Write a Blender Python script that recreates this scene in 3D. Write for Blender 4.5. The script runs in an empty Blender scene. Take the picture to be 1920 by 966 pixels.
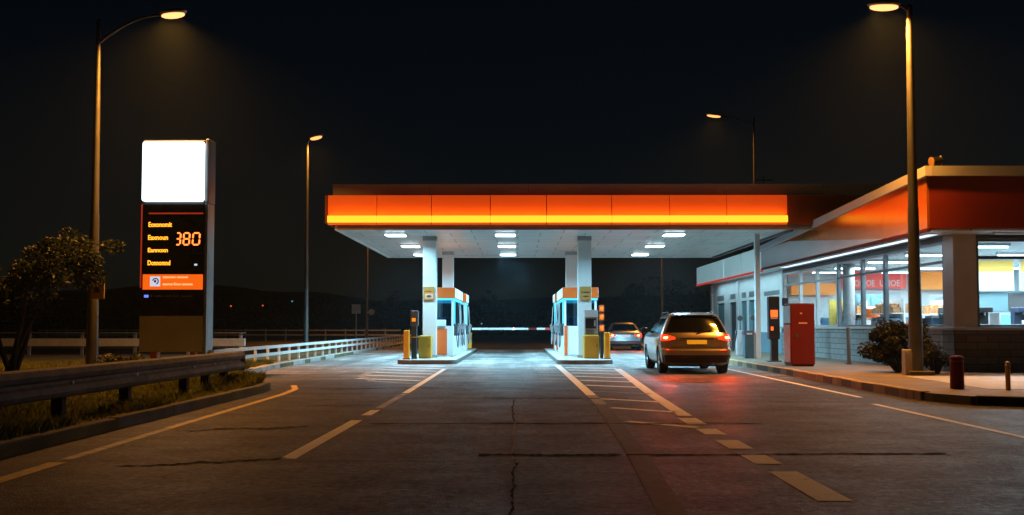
import bpy, bmesh, math, random
from mathutils import Vector, Matrix, noise as mnoise
random.seed(7)
SC = bpy.context.scene
COL = SC.collection
R = math.radians
F = 1750.0; CH = 1.25; VU = 971.0; VV = 612.0

# ------------------------------------------------------------------ materials
def _nodes(name):
    m = bpy.data.materials.new(name); m.use_nodes = True
    nt = m.node_tree
    return m, nt, nt.nodes, nt.links, nt.nodes['Principled BSDF']

def mat(name, col, rough=.5, metal=0., var=.15, scale=3., bump=0., bscale=60., coat=0., spec=.5, rvar=.1, dirt=0.):
    m, nt, N, L, b = _nodes(name)
    tc = N.new('ShaderNodeTexCoord')
    n = N.new('ShaderNodeTexNoise'); n.inputs['Scale'].default_value = scale; n.inputs['Detail'].default_value = 6
    L.new(tc.outputs['Object'], n.inputs['Vector'])
    ramp = N.new('ShaderNodeValToRGB')
    ramp.color_ramp.elements[0].position = .3; ramp.color_ramp.elements[1].position = .7
    lo = [c * (1 - var) for c in col]; hi = [min(1, c * (1 + var)) for c in col]
    ramp.color_ramp.elements[0].color = (*lo, 1); ramp.color_ramp.elements[1].color = (*hi, 1)
    L.new(n.outputs['Fac'], ramp.inputs['Fac'])
    out = ramp.outputs['Color']
    if dirt > 0:
        n3 = N.new('ShaderNodeTexNoise'); n3.inputs['Scale'].default_value = scale * 4; n3.inputs['Detail'].default_value = 9; n3.inputs['Roughness'].default_value = .75
        L.new(tc.outputs['Object'], n3.inputs['Vector'])
        r3 = N.new('ShaderNodeValToRGB'); r3.color_ramp.elements[0].position = .52; r3.color_ramp.elements[1].position = .68
        r3.color_ramp.elements[1].color = (dirt, dirt, dirt, 1)
        r3.color_ramp.elements[0].color = (0, 0, 0, 1)
        L.new(n3.outputs['Fac'], r3.inputs['Fac'])
        mx = N.new('ShaderNodeMixRGB'); mx.inputs['Color2'].default_value = (.05, .045, .04, 1)
        L.new(r3.outputs['Color'], mx.inputs['Fac']); L.new(out, mx.inputs['Color1']); out = mx.outputs['Color']
    L.new(out, b.inputs['Base Color'])
    mr = N.new('ShaderNodeMapRange'); mr.inputs['To Min'].default_value = max(.02, rough - rvar); mr.inputs['To Max'].default_value = min(1, rough + rvar)
    L.new(n.outputs['Fac'], mr.inputs['Value']); L.new(mr.outputs['Result'], b.inputs['Roughness'])
    b.inputs['Metallic'].default_value = metal
    b.inputs['Specular IOR Level'].default_value = spec
    b.inputs['Coat Weight'].default_value = coat
    b.inputs['Coat Roughness'].default_value = .05
    if bump > 0:
        n2 = N.new('ShaderNodeTexNoise'); n2.inputs['Scale'].default_value = bscale; n2.inputs['Detail'].default_value = 4
        L.new(tc.outputs['Object'], n2.inputs['Vector'])
        bp = N.new('ShaderNodeBump'); bp.inputs['Strength'].default_value = bump; bp.inputs['Distance'].default_value = .02
        L.new(n2.outputs['Fac'], bp.inputs['Height']); L.new(bp.outputs['Normal'], b.inputs['Normal'])
    return m

def emit(name, col, strength, base=(.05, .05, .05), rough=.4, var=0.0, scale=6):
    m, nt, N, L, b = _nodes(name)
    b.inputs['Base Color'].default_value = (*base, 1)
    b.inputs['Roughness'].default_value = rough
    b.inputs['Emission Color'].default_value = (*col, 1)
    b.inputs['Emission Strength'].default_value = strength
    if var:
        tc = N.new('ShaderNodeTexCoord')
        n = N.new('ShaderNodeTexNoise'); n.inputs['Scale'].default_value = scale; n.inputs['Detail'].default_value = 4
        L.new(tc.outputs['Object'], n.inputs['Vector'])
        mr = N.new('ShaderNodeMapRange'); mr.inputs['To Min'].default_value = strength * (1 - var); mr.inputs['To Max'].default_value = strength * (1 + var)
        L.new(n.outputs['Fac'], mr.inputs['Value']); L.new(mr.outputs['Result'], b.inputs['Emission Strength'])
    return m

def leafmat(name, col, var=.5, scale=4):
    m = mat(name, col, .6, var=var, scale=scale); nt = m.node_tree; N = nt.nodes; L = nt.links
    b = N['Principled BSDF']; tr = N.new('ShaderNodeBsdfTranslucent'); mx = N.new('ShaderNodeMixShader'); mx.inputs['Fac'].default_value = .45
    L.new(b.inputs['Base Color'].links[0].from_socket, tr.inputs['Color'])
    L.new(b.outputs[0], mx.inputs[1]); L.new(tr.outputs[0], mx.inputs[2]); L.new(mx.outputs[0], N['Material Output'].inputs['Surface'])
    return m

def glass(name, tint=(.9, .95, .97), rough=.03, gl=1.0):
    m, nt, N, L, b = _nodes(name)
    N.remove(b)
    out = N['Material Output']
    t = N.new('ShaderNodeBsdfTransparent'); t.inputs['Color'].default_value = (*tint, 1)
    g = N.new('ShaderNodeBsdfGlossy'); g.inputs['Roughness'].default_value = rough
    g.inputs['Color'].default_value = (gl, gl, gl, 1)
    lw = N.new('ShaderNodeLayerWeight'); lw.inputs['Blend'].default_value = .5
    pw = N.new('ShaderNodeMath'); pw.operation = 'POWER'; pw.inputs[1].default_value = 5; L.new(lw.outputs['Facing'], pw.inputs[0])
    fr = N.new('ShaderNodeMath'); fr.operation = 'MULTIPLY_ADD'; fr.inputs[1].default_value = .9; fr.inputs[2].default_value = .045; L.new(pw.outputs[0], fr.inputs[0])
    tc = N.new('ShaderNodeTexCoord'); n = N.new('ShaderNodeTexNoise'); n.inputs['Scale'].default_value = 1.2
    L.new(tc.outputs['Object'], n.inputs['Vector'])
    bp = N.new('ShaderNodeBump'); bp.inputs['Strength'].default_value = .05; bp.inputs['Distance'].default_value = .02
    L.new(n.outputs['Fac'], bp.inputs['Height']); L.new(bp.outputs['Normal'], g.inputs['Normal'])
    mx = N.new('ShaderNodeMixShader')
    L.new(fr.outputs[0], mx.inputs['Fac']); L.new(t.outputs[0], mx.inputs[1]); L.new(g.outputs[0], mx.inputs[2])
    L.new(mx.outputs[0], out.inputs['Surface'])
    return m

def brickmat(name, c1, c2, mortar, bw, bh, msize=.012, rough=.8, offset=.5):
    m, nt, N, L, b = _nodes(name)
    tc = N.new('ShaderNodeTexCoord'); sp = N.new('ShaderNodeSeparateXYZ'); L.new(tc.outputs['Object'], sp.inputs[0])
    ad = N.new('ShaderNodeMath'); ad.operation = 'ADD'; L.new(sp.outputs['X'], ad.inputs[0]); L.new(sp.outputs['Y'], ad.inputs[1])
    cb = N.new('ShaderNodeCombineXYZ'); L.new(ad.outputs[0], cb.inputs['X']); L.new(sp.outputs['Z'], cb.inputs['Y'])
    br = N.new('ShaderNodeTexBrick'); L.new(cb.outputs[0], br.inputs['Vector'])
    br.inputs['Color1'].default_value = (*c1, 1); br.inputs['Color2'].default_value = (*c2, 1); br.inputs['Mortar'].default_value = (*mortar, 1)
    br.inputs['Scale'].default_value = 1; br.inputs['Mortar Size'].default_value = msize
    br.inputs['Brick Width'].default_value = bw; br.inputs['Row Height'].default_value = bh; br.offset = offset
    n = N.new('ShaderNodeTexNoise'); n.inputs['Scale'].default_value = 9; n.inputs['Detail'].default_value = 6; L.new(tc.outputs['Object'], n.inputs['Vector'])
    mx = N.new('ShaderNodeMixRGB'); mx.blend_type = 'MULTIPLY'; mx.inputs['Fac'].default_value = .5
    L.new(br.outputs['Color'], mx.inputs['Color1']); L.new(n.outputs['Color'], mx.inputs['Color2'])
    r = N.new('ShaderNodeValToRGB'); r.color_ramp.elements[0].color = (.5, .5, .5, 1)
    L.new(n.outputs['Fac'], r.inputs['Fac']); L.new(r.outputs['Color'], mx.inputs['Color2'])
    L.new(mx.outputs['Color'], b.inputs['Base Color']); b.inputs['Roughness'].default_value = rough
    bp = N.new('ShaderNodeBump'); bp.inputs['Strength'].default_value = .6; bp.inputs['Distance'].default_value = .01; bp.invert = True
    L.new(br.outputs['Fac'], bp.inputs['Height']); L.new(bp.outputs['Normal'], b.inputs['Normal'])
    return m

def soffitmat(name, col, sx, sy):
    """white metal ceiling panels with joints in x and y"""
    m, nt, N, L, b = _nodes(name)
    tc = N.new('ShaderNodeTexCoord')
    br = N.new('ShaderNodeTexBrick'); L.new(tc.outputs['Object'], br.inputs['Vector'])
    br.inputs['Color1'].default_value = (*col, 1); br.inputs['Color2'].default_value = tuple(c * .86 for c in col) + (1,)
    br.inputs['Mortar'].default_value = tuple(c * .3 for c in col) + (1,)
    br.inputs['Scale'].default_value = 1; br.inputs['Mortar Size'].default_value = .02
    br.inputs['Brick Width'].default_value = sx; br.inputs['Row Height'].default_value = sy; br.offset = 0.5
    L.new(br.outputs['Color'], b.inputs['Base Color']); b.inputs['Roughness'].default_value = .35
    n = N.new('ShaderNodeTexNoise'); n.inputs['Scale'].default_value = .8; L.new(tc.outputs['Object'], n.inputs['Vector'])
    bp = N.new('ShaderNodeBump'); bp.inputs['Strength'].default_value = .25; bp.inputs['Distance'].default_value = .05
    L.new(n.outputs['Fac'], bp.inputs['Height']); L.new(bp.outputs['Normal'], b.inputs['Normal'])
    return m

def roadmat():
    m, nt, N, L, b = _nodes('asphalt')
    tc = N.new('ShaderNodeTexCoord'); O = tc.outputs['Object']
    def noise(s, d=6, rgh=.6, vec=None):
        n = N.new('ShaderNodeTexNoise'); n.inputs['Scale'].default_value = s; n.inputs['Detail'].default_value = d; n.inputs['Roughness'].default_value = rgh
        L.new(vec or O, n.inputs['Vector']); return n.outputs['Fac']
    def mapr(v, a, c, d, e):
        r = N.new('ShaderNodeMapRange'); r.inputs['From Min'].default_value = a; r.inputs['From Max'].default_value = c
        r.inputs['To Min'].default_value = d; r.inputs['To Max'].default_value = e; L.new(v, r.inputs['Value']); return r.outputs['Result']
    def op(o, a, c):
        x = N.new('ShaderNodeMath'); x.operation = o
        for i, v in enumerate((a, c)):
            if isinstance(v, (int, float)): x.inputs[i].default_value = v
            else: L.new(v, x.inputs[i])
        return x.outputs[0]
    sp = N.new('ShaderNodeSeparateXYZ'); L.new(O, sp.inputs[0])
    big = noise(.22, 5); mid = noise(1.3, 8, .7); fine = noise(45, 3, .7)
    mp = N.new('ShaderNodeMapping'); mp.inputs['Scale'].default_value = (1.6, .12, 1); L.new(O, mp.inputs['Vector'])
    streak = noise(1.0, 5, .6, mp.outputs[0])
    mp2 = N.new('ShaderNodeMapping'); mp2.inputs['Scale'].default_value = (.35, 2.2, 1); L.new(O, mp2.inputs['Vector'])
    cross = noise(1.0, 5, .6, mp2.outputs[0])
    vo = N.new('ShaderNodeTexVoronoi'); vo.inputs['Scale'].default_value = 60; L.new(O, vo.inputs['Vector'])
    # lightness value
    v = mapr(big, .35, .65, .6, 1.35)
    v = op('MULTIPLY', v, mapr(mid, .3, .7, .6, 1.45))
    v = op('MULTIPLY', v, mapr(fine, .3, .7, .4, 1.7))
    v = op('MULTIPLY', v, mapr(streak, .36, .64, .55, 1.4))
    v = op('MULTIPLY', v, mapr(cross, .40, .60, .35, 1.4))
    v = op('MULTIPLY', v, mapr(vo.outputs['Distance'], 0, .6, 1.25, .8))
    grit = noise(13, 6, .85); v = op('MULTIPLY', v, mapr(grit, .36, .64, .22, 2.0))
    v2 = N.new('ShaderNodeTexVoronoi'); v2.inputs['Scale'].default_value = 9; L.new(O, v2.inputs['Vector'])
    v = op('ADD', v, mapr(v2.outputs['Distance'], .05, .16, .9, 0))
    # oil track in the middle of the lane
    dx = op('ABSOLUTE', op('ADD', sp.outputs['X'], op('ADD', .25, op('MULTIPLY', op('SUBTRACT', mid, .5), .5))), 0)
    oil = mapr(dx, .35, .75, 1, 0)
    oil = op('MULTIPLY', oil, mapr(noise(.5, 4), .35, .6, .2, .75))
    oil = op('MULTIPLY', oil, mapr(sp.outputs['Y'], 14, 24, .3, 1))
    v = op('MULTIPLY', v, op('SUBTRACT', 1, op('MULTIPLY', oil, .75)))
    # pale concrete apron round the pumps; ragged front paints in canopy light
    yy = op('ADD', sp.outputs['Y'], op('MULTIPLY', op('SUBTRACT', noise(.6, 6), .5), 9))
    ap = mapr(yy, 20, 29, 0, 1)
    ap = op('MULTIPLY', ap, mapr(sp.outputs['Y'], 49.9, 50.1, 1, 0))
    cr = N.new('ShaderNodeMixRGB'); cr.inputs['Color1'].default_value = (.024, .0215, .0195, 1); cr.inputs['Color2'].default_value = (.27, .265, .255, 1)
    L.new(ap, cr.inputs['Fac'])
    mul = N.new('ShaderNodeVectorMath'); mul.operation = 'SCALE'; L.new(cr.outputs['Color'], mul.inputs[0]); L.new(v, mul.inputs['Scale'])
    L.new(mul.outputs['Vector'], b.inputs['Base Color'])
    ro = op('ADD', mapr(mid, .3, .7, .38, .62), mapr(grit, .32, .68, .16, -.12))
    L.new(ro, b.inputs['Roughness'])
    b.inputs['Specular IOR Level'].default_value = .34
    bp = N.new('ShaderNodeBump'); bp.inputs['Strength'].default_value = 1; bp.inputs['Distance'].default_value = .03
    hgt = op('ADD', op('ADD', op('MULTIPLY', fine, .4), op('MULTIPLY', grit, 1.2)), op('ADD', op('MULTIPLY', vo.outputs['Distance'], .5), op('MULTIPLY', mid, .8)))
    L.new(hgt, bp.inputs['Height']); L.new(bp.outputs['Normal'], b.inputs['Normal'])
    return m

def paintmat(name, col, wear=.5):
    m, nt, N, L, b = _nodes(name)
    tc = N.new('ShaderNodeTexCoord')
    n = N.new('ShaderNodeTexNoise'); n.inputs['Scale'].default_value = 5; n.inputs['Detail'].default_value = 10; n.inputs['Roughness'].default_value = .8
    L.new(tc.outputs['Object'], n.inputs['Vector'])
    r = N.new('ShaderNodeValToRGB'); r.color_ramp.elements[0].position = wear - .08; r.color_ramp.elements[1].position = wear + .1
    r.color_ramp.elements[0].color = (.05, .046, .04, 1); r.color_ramp.elements[1].color = (*col, 1)
    L.new(n.outputs['Fac'], r.inputs['Fac']); L.new(r.outputs['Color'], b.inputs['Base Color'])
    b.inputs['Roughness'].default_value = .6
    return m

M = dict(
    road=roadmat(),
    paint=paintmat('worn_paint', (.78, .78, .78), .36),
    faint=paintmat('faint_paint', (.30, .29, .27), .46),
    vfaint=paintmat('ghost_paint', (.10, .095, .085), .55),
    ypaint=paintmat('yellow_line_paint', (.6, .42, .12), .41),
    tar=mat('tar', (.013, .012, .011), .9, var=.3, spec=.08),
    crack=mat('pale_crack', (.16, .15, .14), .8, var=.3),
    earth=mat('earth', (.03, .026, .018), .95, var=.4, scale=.6, bump=.6, bscale=20),
    verge=mat('verge_soil', (.11, .09, .03), .95, var=.5, scale=1.2, bump=.8, bscale=25),
    paving=mat('paving', (.15, .12, .08), .75, var=.3, scale=1.6, bump=.35, bscale=40, dirt=.5),
    pad=mat('concrete_pad', (.33, .33, .33), .7, var=.2, scale=2, bump=.3, bscale=40, dirt=.3),
    kerb=mat('kerb_stone', (.40, .28, .13), .8, var=.25, scale=3, bump=.5, bscale=40, dirt=.3),
    kerbd=mat('dark_kerb_stone', (.11, .10, .09), .85, var=.4, scale=3, bump=.5, bscale=40, dirt=.6),
    island=mat('island_concrete', (.36, .35, .33), .7, var=.2, scale=2.5, bump=.3, dirt=.5),
    white=mat('white_metal', (.72, .75, .76), .38, var=.07, scale=1.3, dirt=.12),
    colw=mat('column_cladding', (.56, .60, .61), .35, var=.05, scale=.8, dirt=.1),
    grey=mat('grey_metal', (.32, .33, .34), .4, metal=.4, var=.12, dirt=.2),
    parapet=mat('parapet_metal', (.62, .64, .66), .5, metal=0., var=.12, scale=.5),
    dgrey=mat('dark_grey', (.05, .055, .06), .45, var=.2),
    black=mat('black_plastic', (.012, .013, .015), .35, var=.2),
    navy=mat('navy_paint', (.02, .035, .07), .4, var=.2),
    galv=mat('galvanised_steel', (.42, .43, .44), .45, metal=.75, var=.2, scale=6, dirt=.25),
    oldgalv=mat('weathered_rail', (.17, .16, .145), .8, metal=.1, var=.35, scale=5, dirt=.8, bump=.2, bscale=30),
    railw=mat('white_rail_paint', (.68, .69, .70), .5, var=.12, scale=4, dirt=.35),
    wood=mat('dark_timber', (.035, .03, .025), .85, var=.3, bump=.4),
    pole=mat('lamp_pole', (.11, .11, .11), .48, metal=.5, var=.15, scale=2, dirt=.3),
    orange=mat('orange_paint', (.72, .12, .014), .38, var=.08, scale=2, dirt=.1),
    unlit=mat('unlit_orange_panel', (.30, .055, .02), .35, var=.1, scale=1),
    yellow=mat('yellow_paint', (.75, .34, .01), .42, var=.1, scale=3, dirt=.3),
    mustard=mat('mustard_paint', (.50, .29, .02), .45, var=.1, scale=3, dirt=.3),
    plaque=mat('plaque_paint', (.36, .20, .05), .5, var=.1),
    red=mat('red_paint', (.13, .012, .006), .55, spec=.15, var=.1, scale=2, dirt=.2),
    dred=mat('dark_red_panel', (.22, .022, .012), .4, var=.12, scale=.8),
    beige=mat('beige_panel', (.42, .44, .44), .5, var=.1, scale=1.5),
    signblack=mat('sign_black', (.022, .011, .010), .22, var=.1),
    silverpan=mat('silver_fascia', (.82, .78, .84), .24, metal=.3, var=.04, scale=.5, rvar=.04, bump=.12, bscale=1.1),
    orangepan_refl=mat('orange_fascia_and_reflection', (.85, .24, .04), .2, metal=.6, var=.06, scale=.5, rvar=.05, bump=.12, bscale=1.1),
    whitepan_glow=emit('white_fascia_added_glow', (.34, .62, .70), .38, base=(.75, .8, .8), rough=.3, var=.12, scale=.5),  # added glow brightens these panels where canopy lamps barely reach
    coping=mat('white_coping', (.60, .58, .62), .35, var=.08, scale=1.2),
    wallw=mat('white_render', (.74, .77, .78), .55, var=.08, scale=1, dirt=.1),
    walltrim=mat('teal_base_paint', (.14, .27, .33), .5, var=.1),
    frame=mat('window_frame', (.16, .18, .20), .35, metal=.6, var=.1),
    framew=mat('pale_frame', (.5, .54, .56), .4, metal=.3, var=.1),
    concrete=mat('pillar_render', (.42, .38, .35), .7, var=.1, scale=2, dirt=.15),
    brick=brickmat('grey_block_wall', (.30, .29, .28), (.24, .23, .22), (.10, .10, .10), .55, .18),
    dbrick=brickmat('dark_block_wall', (.16, .13, .11), (.11, .09, .08), (.05, .05, .045), .55, .18),
    soffit=soffitmat('canopy_soffit', (.62, .66, .66), 1.55, 1.2),
    soffit2=soffitmat('eaves_soffit', (.60, .62, .64), 3.0, .35),
    roof=mat('roof_felt', (.03, .03, .03), .9, var=.3),
    glass=glass('window_glass', (.86, .93, .95)),
    carglass=mat('tinted_car_glass', (.006, .007, .008), .06, var=.1, spec=.7),
    kglass=glass('kiosk_glass', (.35, .45, .5), gl=.9),
    leaf=leafmat('leaves', (.014, .021, .007)),
    leaf2=leafmat('dark_leaves', (.016, .019, .007)),
    farleaf=mat('far_foliage', (.014, .015, .008), .9, var=.6, scale=.5),
    hill=mat('hill_scrub', (.010, .012, .009), .95, var=.6, scale=.06),
    bark=mat('bark', (.035, .028, .02), .9, var=.4, scale=8, bump=.5),
    grass=leafmat('grass', (.19, .20, .03), .5, 1.5),
    rubber=mat('tyre_rubber', (.012, .012, .012), .75, var=.2),
    rim=mat('alloy_rim', (.45, .46, .47), .3, metal=.9, var=.1),
    suv=mat('bronze_car_paint', (.30, .245, .20), .34, metal=.75, var=.04, scale=1, coat=.8),
    hatch=mat('silver_car_paint', (.33, .36, .39), .3, metal=.75, var=.04, scale=1, coat=.8),
    chrome=mat('chrome', (.7, .7, .7), .12, metal=1, var=.03),
    skin=mat('poster', (.6, .45, .08), .5, var=.2, scale=6),
    floor=mat('shop_floor', (.4, .4, .4), .25, var=.1, scale=1),
    intw=mat('shop_wall', (.55, .66, .70), .6, var=.08, scale=1),
    teal=mat('teal_cabinet', (.12, .24, .28), .4, var=.15, scale=2),
    tealbin=mat('teal_bin_paint', (.04, .10, .13), .45, var=.12),
    goods=mat('packets', (.5, .22, .08), .5, var=.8, scale=14),
    goodsb=mat('bottles_goods', (.12, .22, .3), .35, var=.8, scale=18),
    peach=mat('peach_panel', (.65, .33, .2), .5, var=.1),
    blue=mat('blue_plastic', (.05, .16, .30), .35, var=.2),
    hose=mat('hose_rubber', (.015, .016, .018), .5, var=.2),
    # things that give off light
    e_orange=emit('backlit_orange', (1, .075, .006), .44, base=(.75, .20, .03), rough=.3, var=.16, scale=.5),
    e_yellow=emit('yellow_led_strip', (1, .58, .03), 1.35, base=(.3, .2, .02)),
    e_white=emit('canopy_lamp_glass', (.72, .90, 1), 14),
    e_tube=emit('tube_lamp', (.75, .92, 1), 9),
    e_eave=emit('eaves_lamp', (.62, .78, 1), 1.6, var=.6, scale=2),
    e_sign=emit('sign_light_box', (.80, .95, 1), 2.2, base=(.5, .5, .5), var=.1, scale=2.5),
    e_sodium=emit('sodium_lens', (1, .36, .12), 2.6),
    e_sodium2=emit('sodium_lens_far', (1, .33, .09), 2.4),
    e_digit=emit('led_digits', (1, .20, .035), 3.0),
    e_word=emit('led_words', (1, .36, .02), 2.4),
    e_band=emit('orange_light_panel', (1, .14, .006), .95, base=(.5, .1, .02)),
    e_bandtxt=emit('band_letters', (1, .62, .28), 1.1),
    e_logo=emit('badge_light', (.75, .82, 1), .8),
    e_blue=emit('small_blue_light', (.15, .25, 1), 1.2),
    e_redline=emit('red_line_light', (1, .06, .02), .35),
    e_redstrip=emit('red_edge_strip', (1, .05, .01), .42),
    e_tail=emit('tail_light_red', (1, .02, .004), 4, base=(.3, .01, .005), rough=.2),
    e_tailcore=emit('tail_light_core', (1, .14, .03), 40),
    e_taildim=emit('reflector_red', (1, .05, .01), .12, base=(.3, .01, .005), rough=.2),
    e_plate=emit('plate_lit', (1, .50, .03), .30, base=(.65, .42, .03), var=.3, scale=9),
    e_platew=emit('plate_lit_white', (1, .78, .7), .4, base=(.6, .6, .6)),
    e_amber=emit('amber_lamp', (1, .30, .02), .9, base=(.4, .12, .01)),
    e_cyan=emit('cyan_led_strip', (.05, .62, 1), 1.6),
    e_screen=emit('orange_screen', (1, .12, .01), 1.8),
    e_menu=emit('menu_light_box', (.45, .80, .95), .62, base=(.4, .5, .5), var=.05),
    e_menuy=emit('yellow_menu_strip', (.75, .48, .04), .55, base=(.5, .35, .05)),
    e_fridge=emit('fridge_light', (.05, .42, .75), .9, base=(.1, .2, .3), var=.7, scale=7),
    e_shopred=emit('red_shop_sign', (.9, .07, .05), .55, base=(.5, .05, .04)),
    e_shoporange=emit('orange_shop_sign', (1, .26, .02), .75, base=(.5, .2, .02), var=.4, scale=2),
    e_letters=emit('shop_sign_letters', (1, .75, .75), .75),
    e_far_o=emit('far_orange_lamp', (1, .15, .03), .8),
    e_far_t=emit('far_teal_lamp', (.2, .6, .8), .5),
    e_led=emit('marker_led', (.8, .88, 1), 4),
)

# ------------------------------------------------------------------ mesh builder
class MB:
    def __init__(s): s.bm = bmesh.new()
    def box(s, x0, y0, z0, x1, y1, z1, rot=None, piv=None):
        vs = [s.bm.verts.new(p) for p in ((x0, y0, z0), (x1, y0, z0), (x1, y1, z0), (x0, y1, z0), (x0, y0, z1), (x1, y0, z1), (x1, y1, z1), (x0, y1, z1))]
        for f in ((0, 3, 2, 1), (4, 5, 6, 7), (0, 1, 5, 4), (1, 2, 6, 5), (2, 3, 7, 6), (3, 0, 4, 7)):
            s.bm.faces.new([vs[i] for i in f])
        if rot is not None:
            bmesh.ops.rotate(s.bm, verts=vs, cent=piv or ((x0 + x1) / 2, (y0 + y1) / 2, (z0 + z1) / 2), matrix=rot)
        return s
    def quad(s, *p):
        s.bm.faces.new([s.bm.verts.new(q) for q in p]); return s
    def cyl(s, p0, p1, r0, r1=None, seg=14, cap=True):
        r1 = r0 if r1 is None else r1
        p0 = Vector(p0); p1 = Vector(p1); d = (p1 - p0).normalized()
        a = d.orthogonal().normalized(); b = d.cross(a)
        A = []; B = []
        for i in range(seg):
            t = 2 * math.pi * i / seg; e = a * math.cos(t) + b * math.sin(t)
            A.append(s.bm.verts.new(p0 + e * r0)); B.append(s.bm.verts.new(p1 + e * r1))
        for i in range(seg):
            j = (i + 1) % seg; s.bm.faces.new((A[i], A[j], B[j], B[i]))
        if cap:
            s.bm.faces.new(A[::-1]); s.bm.faces.new(B)
        return s
    def tube(s, pts, r, seg=8, r1=None):
        pts = [Vector(p) for p in pts]; n = len(pts); rings = []
        up = Vector((0, 0, 1)); prev = None
        for i, p in enumerate(pts):
            d = (pts[min(i + 1, n - 1)] - pts[max(i - 1, 0)]).normalized()
            a = (d.orthogonal() if prev is None else (prev - d * prev.dot(d))).normalized(); prev = a; b = d.cross(a)
            rr = r if r1 is None else r + (r1 - r) * i / (n - 1)
            rings.append([s.bm.verts.new(p + (a * math.cos(2 * math.pi * k / seg) + b * math.sin(2 * math.pi * k / seg)) * rr) for k in range(seg)])
        for A, B in zip(rings, rings[1:]):
            for k in range(seg):
                j = (k + 1) % seg; s.bm.faces.new((A[k], A[j], B[j], B[k]))
        s.bm.faces.new(rings[0][::-1]); s.bm.faces.new(rings[-1]); return s
    def ell(s, c, rx, ry, rz, u=16, v=10, rot=None):
        r = bmesh.ops.create_uvsphere(s.bm, u_segments=u, v_segments=v, radius=1)
        mtx = Matrix.Translation(c) @ (rot.to_4x4() if rot else Matrix.Identity(4)) @ Matrix.Diagonal((rx, ry, rz, 1))
        bmesh.ops.transform(s.bm, matrix=mtx, verts=r['verts']); return s
    def prism(s, poly, z0, z1):
        A = [s.bm.verts.new((x, y, z0)) for x, y in poly]; B = [s.bm.verts.new((x, y, z1)) for x, y in poly]
        n = len(poly); s.bm.faces.new(A[::-1]); s.bm.faces.new(B)
        for i in range(n):
            j = (i + 1) % n; s.bm.faces.new((A[i], A[j], B[j], B[i]))
        return s
    def extrude(s, prof, axis, a, b):
        """prof in the plane across axis; axis 'x' (prof = y,z) or 'y' (prof = x,z)"""
        f = (lambda p, t: (t, p[0], p[1])) if axis == 'x' else (lambda p, t: (p[0], t, p[1]))
        A = [s.bm.verts.new(f(p, a)) for p in prof]; B = [s.bm.verts.new(f(p, b)) for p in prof]
        n = len(prof); s.bm.faces.new(A[::-1]); s.bm.faces.new(B)
        for i in range(n):
            j = (i + 1) % n; s.bm.faces.new((A[i], A[j], B[j], B[i]))
        return s
    def build(s, name, m, parent=None, local=False, bevel=0, smooth=False, norm=True):
        if norm: bmesh.ops.recalc_face_normals(s.bm, faces=s.bm.faces[:])
        if parent is not None and not local:
            off = root_of(parent).location
            bmesh.ops.translate(s.bm, verts=s.bm.verts[:], vec=-off)
        me = bpy.data.meshes.new(name); s.bm.to_mesh(me); s.bm.free()
        return link(name, me, m, parent, bevel, smooth)

def root_of(o):
    while o.parent: o = o.parent
    return o

def link(name, me, m, parent=None, bevel=0, smooth=False):
    me.materials.append(m)
    o = bpy.data.objects.new(name, me); COL.objects.link(o)
    if parent: o.parent = parent
    if bevel:
        b = o.modifiers.new('bevel', 'BEVEL'); b.width = bevel; b.segments = 2; b.limit_method = 'ANGLE'; b.angle_limit = R(40)
    if smooth:
        for p in me.polygons: p.use_smooth = True
        try: me.set_sharp_from_angle(angle=R(38))
        except Exception: pass
    return o

def tag(o, label, cat, group=None):
    o['label'] = label; o['category'] = cat
    if group: o['group'] = group
    return o

def T(name, label, cat, loc=(0, 0, 0), rz=0, group=None):
    o = bpy.data.objects.new(name, None); COL.objects.link(o); o.empty_display_size = .2
    o.location = loc; o.rotation_euler = (0, 0, rz)
    return tag(o, label, cat, group)

def struct(o, kind='structure'):
    o['kind'] = kind; return o

def copy_tree(o, parent=None):
    c = o.copy(); COL.objects.link(c)
    if parent: c.parent = parent
    for ch in list(o.children): copy_tree(ch, c)
    return c

def text(name, s, size, m, parent, loc, rot=(R(90), 0, 0), width=None, ext=.004, align='LEFT', sx=1.0):
    cu = bpy.data.curves.new(name, 'FONT'); cu.body = s; cu.size = size; cu.extrude = ext; cu.align_x = align
    cu.resolution_u = 3; cu.offset = size * .018
    to = bpy.data.objects.new(name, cu); COL.objects.link(to)
    bpy.context.view_layer.update()
    me = bpy.data.meshes.new_from_object(to.evaluated_get(bpy.context.evaluated_depsgraph_get()))
    bpy.data.objects.remove(to)
    if width:
        xs = [v.co.x for v in me.vertices]; w = max(xs) - min(xs)
        k = width / w; x0 = min(xs) if align == 'LEFT' else (min(xs) + max(xs)) / 2
        for v in me.vertices: v.co.x = (v.co.x - x0) * k
    from mathutils import Euler
    mt = Matrix.Translation(Vector(loc) - (root_of(parent).location if parent else Vector())) @ Euler(rot).to_matrix().to_4x4()
    me.transform(mt)
    me.materials.clear()
    return link(name, me, m, parent)

def light(kind, name, loc, energy, col, parent=None, size=None, sizey=None, rot=(0, 0, 0), spot=None, blend=.6, radius=None, spread=None):
    l = bpy.data.lights.new(name, kind); l.energy = energy; l.color = col
    if kind == 'AREA':
        if spread: l.spread = R(spread)
        l.shape = 'RECTANGLE'; l.size = size; l.size_y = sizey or size
    if kind == 'SPOT':
        l.spot_size = R(spot); l.spot_blend = blend
    if radius is not None and kind in ('SPOT', 'POINT'): l.shadow_soft_size = radius
    o = bpy.data.objects.new(name, l); COL.objects.link(o); o.rotation_euler = rot
    o.location = Vector(loc) - (root_of(parent).location if parent else Vector())
    if parent: o.parent = parent
    return o

def px(u, v=None, y=None, z=0.0):
    """photo pixel -> point: on height z (give v) or at distance y"""
    if y is None: y = (CH - z) * F / (v - VV)
    return Vector(((u - VU) * y / F, y, z if v is None else CH - (v - VV) * y / F))

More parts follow.
